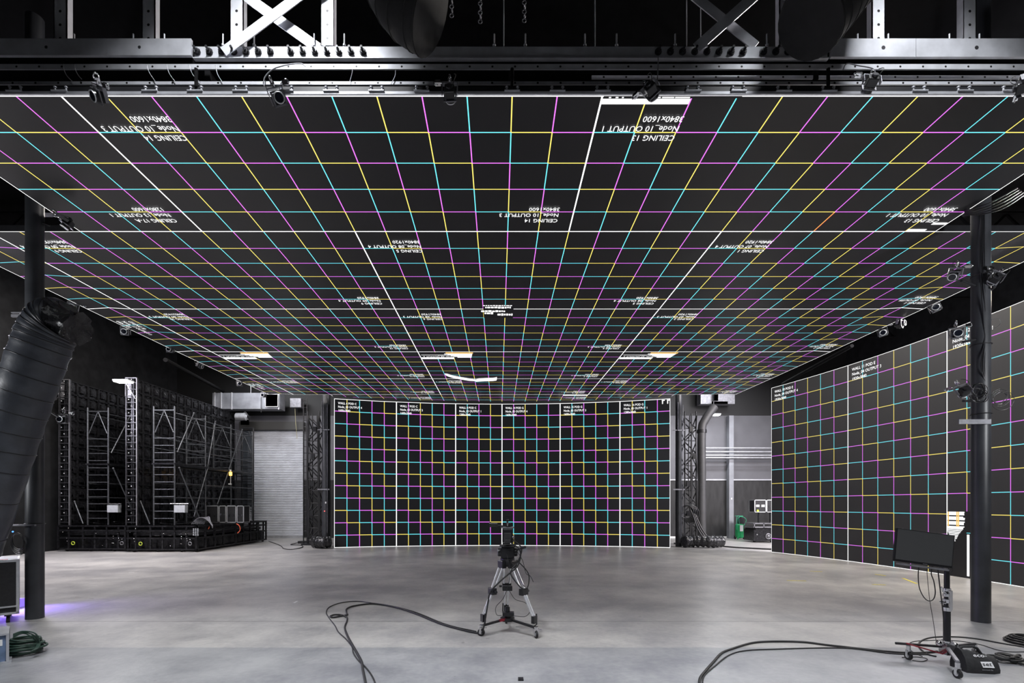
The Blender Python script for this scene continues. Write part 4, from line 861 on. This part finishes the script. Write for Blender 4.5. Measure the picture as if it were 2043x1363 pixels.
MB().box(b0+V((0, -.02, .40)), (.105, .03, .022)).cyl(b0+V((0, -.02, .31)), b0+V((0, -.02, .395)), .008, 8).ball(b0+V((0, -.02, .35)), .018, 8).build('sensor_bar', M['plastic'], cm)
MB().cyl(b0+V((-.06, 0, .262)), b0+V((-.15, -.02, .275)), .01, 8).cyl(b0+V((-.14, -.02, .285)), b0+V((-.23, -.02, .285)), .03, 14).cyl(b0+V((-.23, -.02, .285)), b0+V((-.255, -.02, .285)), .038, 14).build('viewfinder', M['plastic'], cm)
MB().ball(b0+V((.075, -.11, .115)), .02, 8).box(b0+V((.078, -.03, .09)), (.015, .1, .1)).build('side_module', M['steeld'], cm)
MB().ball(b0+V((.04, -.16, .03)), .012, 6).ball(b0+V((-.05, -.13, .04)), .010, 6).build('connector', M['chrome'], cm)
m_ = MB(); b1 = crown
for pts, r_ in (([(.03, -.14, .26), (.17, -.16, .15), (.14, -.16, -.05), (.02, -.18, -.16), (-.12, -.2, -.28), (-.24, -.18, -.42), (-.27, -.2, -.56), (-.30, -.25, -.74), (-.34, -.26, -.93), (-.40, -.2, -.985)], .011),
                ([(.07, -.12, .30), (.19, -.14, .18), (.14, -.15, .0), (.04, -.18, -.14), (.10, -.2, -.26), (.20, -.22, -.36), (.27, -.2, -.34), (.29, -.18, -.2), (.24, -.16, -.1), (.12, -.16, .02)], .009),
                ([(.08, -.1, .2), (.20, -.12, .02), (.25, -.14, -.16), (.31, -.16, -.2), (.35, -.16, -.28)], .004), ([(-.01, -.14, .1), (.03, -.16, -.2), (-.05, -.17, -.48), (-.16, -.16, -.62), (-.15, -.15, -.73), (-.08, -.12, -.745)], .004),
                ([(.02, -.1, -.4), (.10, -.12, -.52), (.22, -.13, -.56), (.27, -.12, -.60), (.31, -.12, -.68), (.24, -.12, -.76), (.08, -.1, -.755)], .004), ([(.04, -.14, .0), (.12, -.15, -.12), (.2, -.15, -.30), (.24, -.15, -.35)], .005)):
    m_.tube(smooth_path([b1+V(p) for p in pts]), r_, 6)
m_.build('camera_cables', M['rubber'], cm)
# cables on the floor
def fcable(pts, r_, lab, nm='floor_cable', mt_='rubber', k=6):
    return tag(MB().tube(smooth_path([G(a, b_, r_) for a, b_ in pts], k), r_, 7).build(nm, M[mt_]), lab, 'cable')
fcable([(957, 1264), (930, 1259), (880, 1245), (830, 1225), (790, 1212), (745, 1205), (707, 1209), (692, 1215), (691, 1222), (693, 1227), (682, 1229), (665, 1232), (659, 1230), (666, 1227), (680, 1227), (692, 1232), (692, 1240), (688, 1252), (693, 1268), (702, 1285), (714, 1306), (722, 1322), (724, 1335), (727, 1350), (731, 1370)], .014, 'thick black cable curling left from the tripod to the foreground')
fcable([(950, 1260), (890, 1246), (830, 1222), (780, 1209), (740, 1203), (710, 1200), (680, 1203), (658, 1211), (651, 1221), (655, 1231), (668, 1248), (675, 1261), (690, 1275), (702, 1290), (705, 1303), (715, 1318), (728, 1330), (740, 1345), (748, 1362), (750, 1380)], .008, 'thin black cable making the wider loop left of the tripod')
fcable([(1397, 1375), (1396, 1355), (1408, 1338), (1424, 1320), (1440, 1303), (1462, 1294), (1500, 1283), (1540, 1280), (1600, 1281), (1650, 1287), (1720, 1295), (1780, 1301), (1830, 1303), (1870, 1300)], .013, 'thick black cable arching from the bottom edge to the monitor stand')
fcable([(1402, 1375), (1404, 1350), (1425, 1330), (1455, 1307), (1490, 1298), (1560, 1295), (1640, 1293), (1700, 1294), (1780, 1304), (1850, 1306)], .008, 'thinner black cable running beside the thick one to the monitor stand')
fcable([(1868, 1310), (1850, 1305), (1836, 1294), (1833, 1284), (1846, 1275), (1870, 1271), (1910, 1271), (1950, 1275), (2000, 1284), (2050, 1292)], .009, 'black cable passing behind the monitor stand to the right border')
fcable([(1840, 1310), (1820, 1300), (1811, 1290), (1820, 1281), (1850, 1278), (1900, 1278), (1950, 1285), (1990, 1297), (2020, 1301), (2060, 1300)], .005, 'thin wire in a wide loop behind the monitor stand')
fcable([(1820, 1318), (1840, 1320), (1850, 1315), (1830, 1311), (1800, 1312)], .005, 'thin wire curled in front of the monitor stand leg')
m_ = MB(); c_ = G(2052, 1284)
for k in range(7): m_.ring(c_+V((0, 0, .012+.012*k)), (0, 0, 1), .20-.012*k+.03*(k % 2), .011, 32, 6)
tag(m_.build('cable_coil', M['rubber']), 'flat coil of black cable at the right border', 'cable coil')
m_ = MB(); random.seed(5); c_ = G(2003, 1318)
for k in range(6): m_.ring(c_+V((random.uniform(-.06, .06), random.uniform(-.05, .1), .02+.01*k)), (random.uniform(-.1, .1), random.uniform(-.1, .1), 1), random.uniform(.06, .11), .011, 20, 6)
m_.tube(smooth_path([G(1985, 1310, .06), G(2010, 1316, .05), G(2033, 1308, .05)]), .022, 8).tube(smooth_path([G(2015, 1320, .02), G(2035, 1324, .02), G(2060, 1332, .02)]), .011, 6)
tag(m_.build('cable_tangle', M['rubber']), 'tangle of black power cables right of the black bag', 'cables')
tag(MB().b2(G(1034, 1359), G(1044, 1354)+V((0, 0, .015))).build('floor_tag', M['plastic']), 'tiny black tag lying on the floor in the foreground', 'tag')
for a, b_, lab in (((1570, 1158.5), (1608, 1159.5), 'yellow tape strip on the floor, leftmost of the group before the side screen'), ((1616, 1140), (1640, 1141), 'yellow tape strip on the floor nearest the side screen bottom'), ((1746, 1146.5), (1767, 1149), 'short yellow tape strip left of the bold one'), ((1740, 1166.5), (1767, 1167.5), 'short yellow tape strip below the other short one'), ((1801, 1154), (1829, 1165), 'bold yellow tape strip nearest the monitor')):
    p, q = G(*a), G(*b_); tag(flat_strip(p, q, .05).build('floor_tape', M['yellow']), lab, 'tape', 'yellow floor tape')

# ---------------------------------------------------------------- monitor on the rolling stand
mx, my = 4.97, 5.24
st = thing('rolling_stand', 'black rolling stand with chrome clamps carrying the monitor', 'stand', (mx, my, 0))
MB().cyl((mx, my, .22), (mx, my, .66), .033, 20).build('lower_pole', M['plastic'], st)
MB().cyl((mx, my, .66), (mx, my, 1.10), .026, 20).build('upper_pole', M['plastic'], st)
MB().cyl((mx, my, .60), (mx, my, .64), .042, 16).cyl((mx, my, .69), (mx, my, .73), .040, 16).b2((mx-.012, my-.045, .62), (mx+.022, my-.03, .83)).cyl((mx, my, .76), (mx, my, .79), .038, 16).cyl((mx, my, .82), (mx, my, .85), .036, 16).cyl((mx-.04, my-.02, .69), (mx-.09, my-.03, .70), .014, 8).tube([(mx-.03, my-.02, .80), (mx-.07, my-.03, .82), (mx-.09, my-.03, .87)], .01, 6).ball((mx-.09, my-.03, .70), .018, 8).build('clamp_collars', M['chrome'], st)
MB().b2((mx-.045, my-.05, .12), (mx+.045, my+.05, .25)).cyl((mx, my, .24), (mx, my, .27), .05, 16).ball((mx-.09, my, .24), .03, 10).ball((mx+.09, my, .22), .03, 10).build('leg_hub', M['chrome'], st)
for (fx, fy), mm in (((4.70, 5.42), 'plastic'), ((4.70, 4.84), 'chrome'), ((5.50, 5.46), 'plastic')):
    f = V((fx, fy, .0)); h0 = V((mx, my, .2)); d = (f-V((mx, my, 0))); e = f+d.normalized()*(.12 if mm == 'plastic' and fx < 5 else .0)
    zf = .14; o = MB().bar(h0, (e.x, e.y, zf+.03), .035, .025).build('leg', M['plastic'] if mm == 'plastic' else M['steeld'], st, bevel=.006)
    cs = MB().cyl(f+V((-.014, .0, .045)), f+V((.014, .0, .045)), .045, 18); w_ = cs.build('caster_wheel', M['rubber'], st)
    MB().cyl(f+V((-.016, 0, .045)), f+V((.016, 0, .045)), .024, 12).b2(f+V((-.024, -.015, .04)), f+V((-.018, .015, .11))).b2(f+V((.018, -.015, .04)), f+V((.024, .015, .11))).cyl(f+V((0, 0, .10)), f+V((0, 0, .16)), .022, 12).build('caster_fork', M['chrome'], w_)
m_ = MB()
for s_ in (-.018, .018): m_.bar((mx-.04, my+.02+s_, .12), (mx-.33, my+.12+s_, .2), .012)
for k in range(8): t_ = k/8; m_.bar((mx-.04-.29*t_, my+.0+.1*t_, .12+.08*t_), (mx-.07-.29*t_, my+.05+.1*t_, .125+.08*t_), .01)
m_.build('red_brace', M['dred'], st)
mc = P(1842.5, 1094, 5.08); rt = Euler((R(-3), R(7.5), R(0))); rm = rt.to_matrix()
mo = thing('monitor', 'flat black monitor tilted sideways on the rolling stand', 'monitor', mc, None, (R(-3), R(7.5), R(0)))
def mbx(c, d): return mc+rm @ V(c), d
m_ = MB(); m_.box(mc, (.635, .022, .36), rm); m_.box(mc+rm @ V((0, .03, 0)), (.48, .05, .24), rm); m_.build('housing', M['plastic'], mo, bevel=.004)
MB().box(mc+rm @ V((0, -.0125, .008)), (.607, .003, .325), rm).build('display', M['screen'], mo)
MB().box(mc+rm @ V((.02, -.0128, -.168)), (.05, .002, .006), rm).build('badge', M['steeld'], mo)
MB().bar(mc+rm @ V((-.26, 0, -.20)), mc+rm @ V((.27, 0, -.20)), .05, .02).bar(mc+rm @ V((.25, .04, -.19)), V((mx, my, 1.08)), .03).bar(mc+rm @ V((.0, .05, 0)), V((mx, my-.02, 1.10)), .04, .03).build('mount_bar', M['steeld'], mo)
m_ = MB()
for pts, r_ in (([(1833, 1130), (1832, 1150), (1834, 1172), (1842, 1190), (1852, 1199), (1862, 1196), (1866, 1182), (1863, 1160), (1858, 1145), (1860, 1130)], .005), ([(1849, 1132), (1851, 1160), (1855, 1198), (1862, 1240), (1868, 1282)], .003), ([(1871, 1135), (1875, 1170), (1880, 1210), (1884, 1250), (1887, 1275)], .006), ([(1898, 1130), (1901, 1138), (1893, 1148)], .003)):
    m_.tube(smooth_path([P(a, b_, 5.14) for a, b_ in pts]), r_, 6)
m_.build('monitor_cables', M['rubber'], mo)
# sand bag with its printed mark
bo = V((5.06, 5.09, 0)); bg = thing('sand_bag', 'black sand bag with a white printed logo beside the stand foot', 'bag', bo, None, (0, 0, R(-8)))
fb = FR[bg.name]; n = 12; vs = []; fs = []
prof = [(-.155, .0), (-.16, .05), (-.13, .12), (-.06, .19), (0, .205), (.05, .19), (.12, .12), (.155, .05), (.15, 0)]
for k in range(n+1):
    t_ = k/n; x = -.10+.33*t_; sc = (1-.28*max(0, t_-.75)/.25-.1*max(0, .15-t_)/.15); hs = 1-.35*t_
    for (yy, z) in prof: vs.append(fb @ V((x, yy*.8*sc, z*hs*1.15+(.006*math.sin(k*2.3+yy*30) if z > 0 else 0))))
np_ = len(prof)
for k in range(n):
    for j in range(np_-1): fs.append((k*np_+j, (k+1)*np_+j, (k+1)*np_+j+1, k*np_+j+1))
fs += [tuple(range(np_-1, -1, -1)), tuple(n*np_+j for j in range(np_))]
m_ = MB(); m_.add(vs, fs[:-2], True); m_.add(vs, fs[-2:], False); m_.build('bag_body', M['tarp'], bg)
m_ = MB().tube([fb @ V(p) for p in ((-.09, 0, .22), (-.06, 0, .245), (.04, 0, .25), (.08, 0, .235), (.12, 0, .175), (.13, 0, .15))], .014, 8); m_.build('carry_strap', M['tarp'], bg)
def bag_face(x, y, z, al): return Matrix.Translation(fb @ V((x, y, z))) @ (fb.to_3x3() @ Euler((R(al), 0, 0)).to_matrix()).to_4x4()
text_mesh('eco-', .125, .040, M['logo'], bg, bag_face(-.01, -.068, .184, 50.5), 'logo_word')
fm_ = bag_face(.03, -.1075, .122, 70.5)
MB().add([fm_ @ V(p) for p in ((0, 0, 0), (.105, .004, 0), (.12, -.058, 0), (.012, -.058, 0))], [(3, 2, 1, 0)]).build('logo_block', M['logo'], bg)
text_mesh('set', .085, .040, M['case'], bg, fm_ @ Matrix.Translation((.014, -.010, .004)), 'logo_word')
text_mesh('ecoset.la', .10, .012, M['steel'], bg, bag_face(.03, -.1315, .052, 80), 'web_line')

# ---------------------------------------------------------------- left foreground
cx, cy = -7.90, 7.065; fcs = case('road_case', (cx, cy, .13), (1.04, .80, .82), 'large black road case with silver edges standing left of the column', (-.3,), None)
MB().b2((cx-.3, cy-.36, .95), (cx+.40, cy-.26, .956)).build('red_tape', M['red'], fcs)
MB().b2((cx-.50, cy-.38, .945), (cx+.50, cy+.38, .952)).build('lid_panel', M['grey'], fcs)
MB().b2((cx-.5, cy-.42, .24), (cx+.5, cy-.40, .262)).build('front_rail', M['alu'], fcs)
for sx in (-.4, .40):
    for sy in (cy-.3, cy+.3): MB().cyl((cx+sx-.02, sy, .05), (cx+sx+.02, sy, .05), .05, 16).b2((cx+sx-.04, sy-.04, .1), (cx+sx+.04, sy+.04, .135)).build('caster', M['rubber'], fcs)
fcs.rotation_euler = (0, 0, R(45))
light('violet_strip', 'AREA', (-8.25, 7.95, .16), 26, (.30, .18, 1.0), (-6.3, 8.2, 0), shape='RECTANGLE', size=.5, size_y=.06, spread=R(100))
vs_ = tag(MB().b2((-8.4, 7.90, .0), (-8.3, 8.3, .14)).build('violet_light_strip', mat('violet strip', (.1, .05, .3), .5, emit=(.3, .2, 1), es=1)), 'violet light strip glowing low behind the road case', 'light strip')
bx, by = -5.88, 5.25; eb = thing('power_box', 'small blue grey power box with green sockets at the left border', 'power box', (bx, by, 0))
MB().b2((bx-.29, by-.21, .02), (bx+.29, by+.21, .315)).build('box_body', M['blue'], eb, bevel=.01)
m_ = MB()
for x in (bx-.3, bx+.3): m_.b2((x-.012, by-.227, .0), (x+.012, by-.2, .33)); m_.b2((x-.012, by+.2, .0), (x+.012, by+.227, .33))
m_.b2((bx-.31, by-.23, .315), (bx+.31, by+.23, .335)).b2((bx-.31, by-.23, 0), (bx+.33, by+.23, .02)); m_.build('frame', M['steel'], eb)
for k in range(5): MB().cyl((bx-.19+.10*k, by-.21, .085+.012*(k % 2)), (bx-.19+.10*k, by-.27, .08), .026, 14).build('green_plug', M['gplug'], eb)
MB().b2((bx+.2, by-.214, .2), (bx+.26, by-.21, .27)).build('sticker', M['logo'], eb)
eb.rotation_euler = (0, 0, R(45))
m_ = MB(); c_ = G(55, 1305)
for k in range(12): m_.ring(c_+V((-.06+.01*(k % 3), .02*(k % 2), .014+.015*k)), (.06*(k % 3-1), .05, 1), .185-.010*abs(k-5), .012, 32, 6)
for k in range(3): m_.tube(smooth_path([P(26, 1272-3*k, 5.45), P(45, 1264-2*k, 5.5), P(62+4*k, 1270-3*k, 5.5), P(73+3*k, 1282, 5.55), P(72+2*k, 1293, 5.5), P(62, 1300, 5.45)]), .008, 6)
tag(m_.build('cable_coil', M['gcable']), 'tall coil of dark green cable beside the power box', 'cable coil')
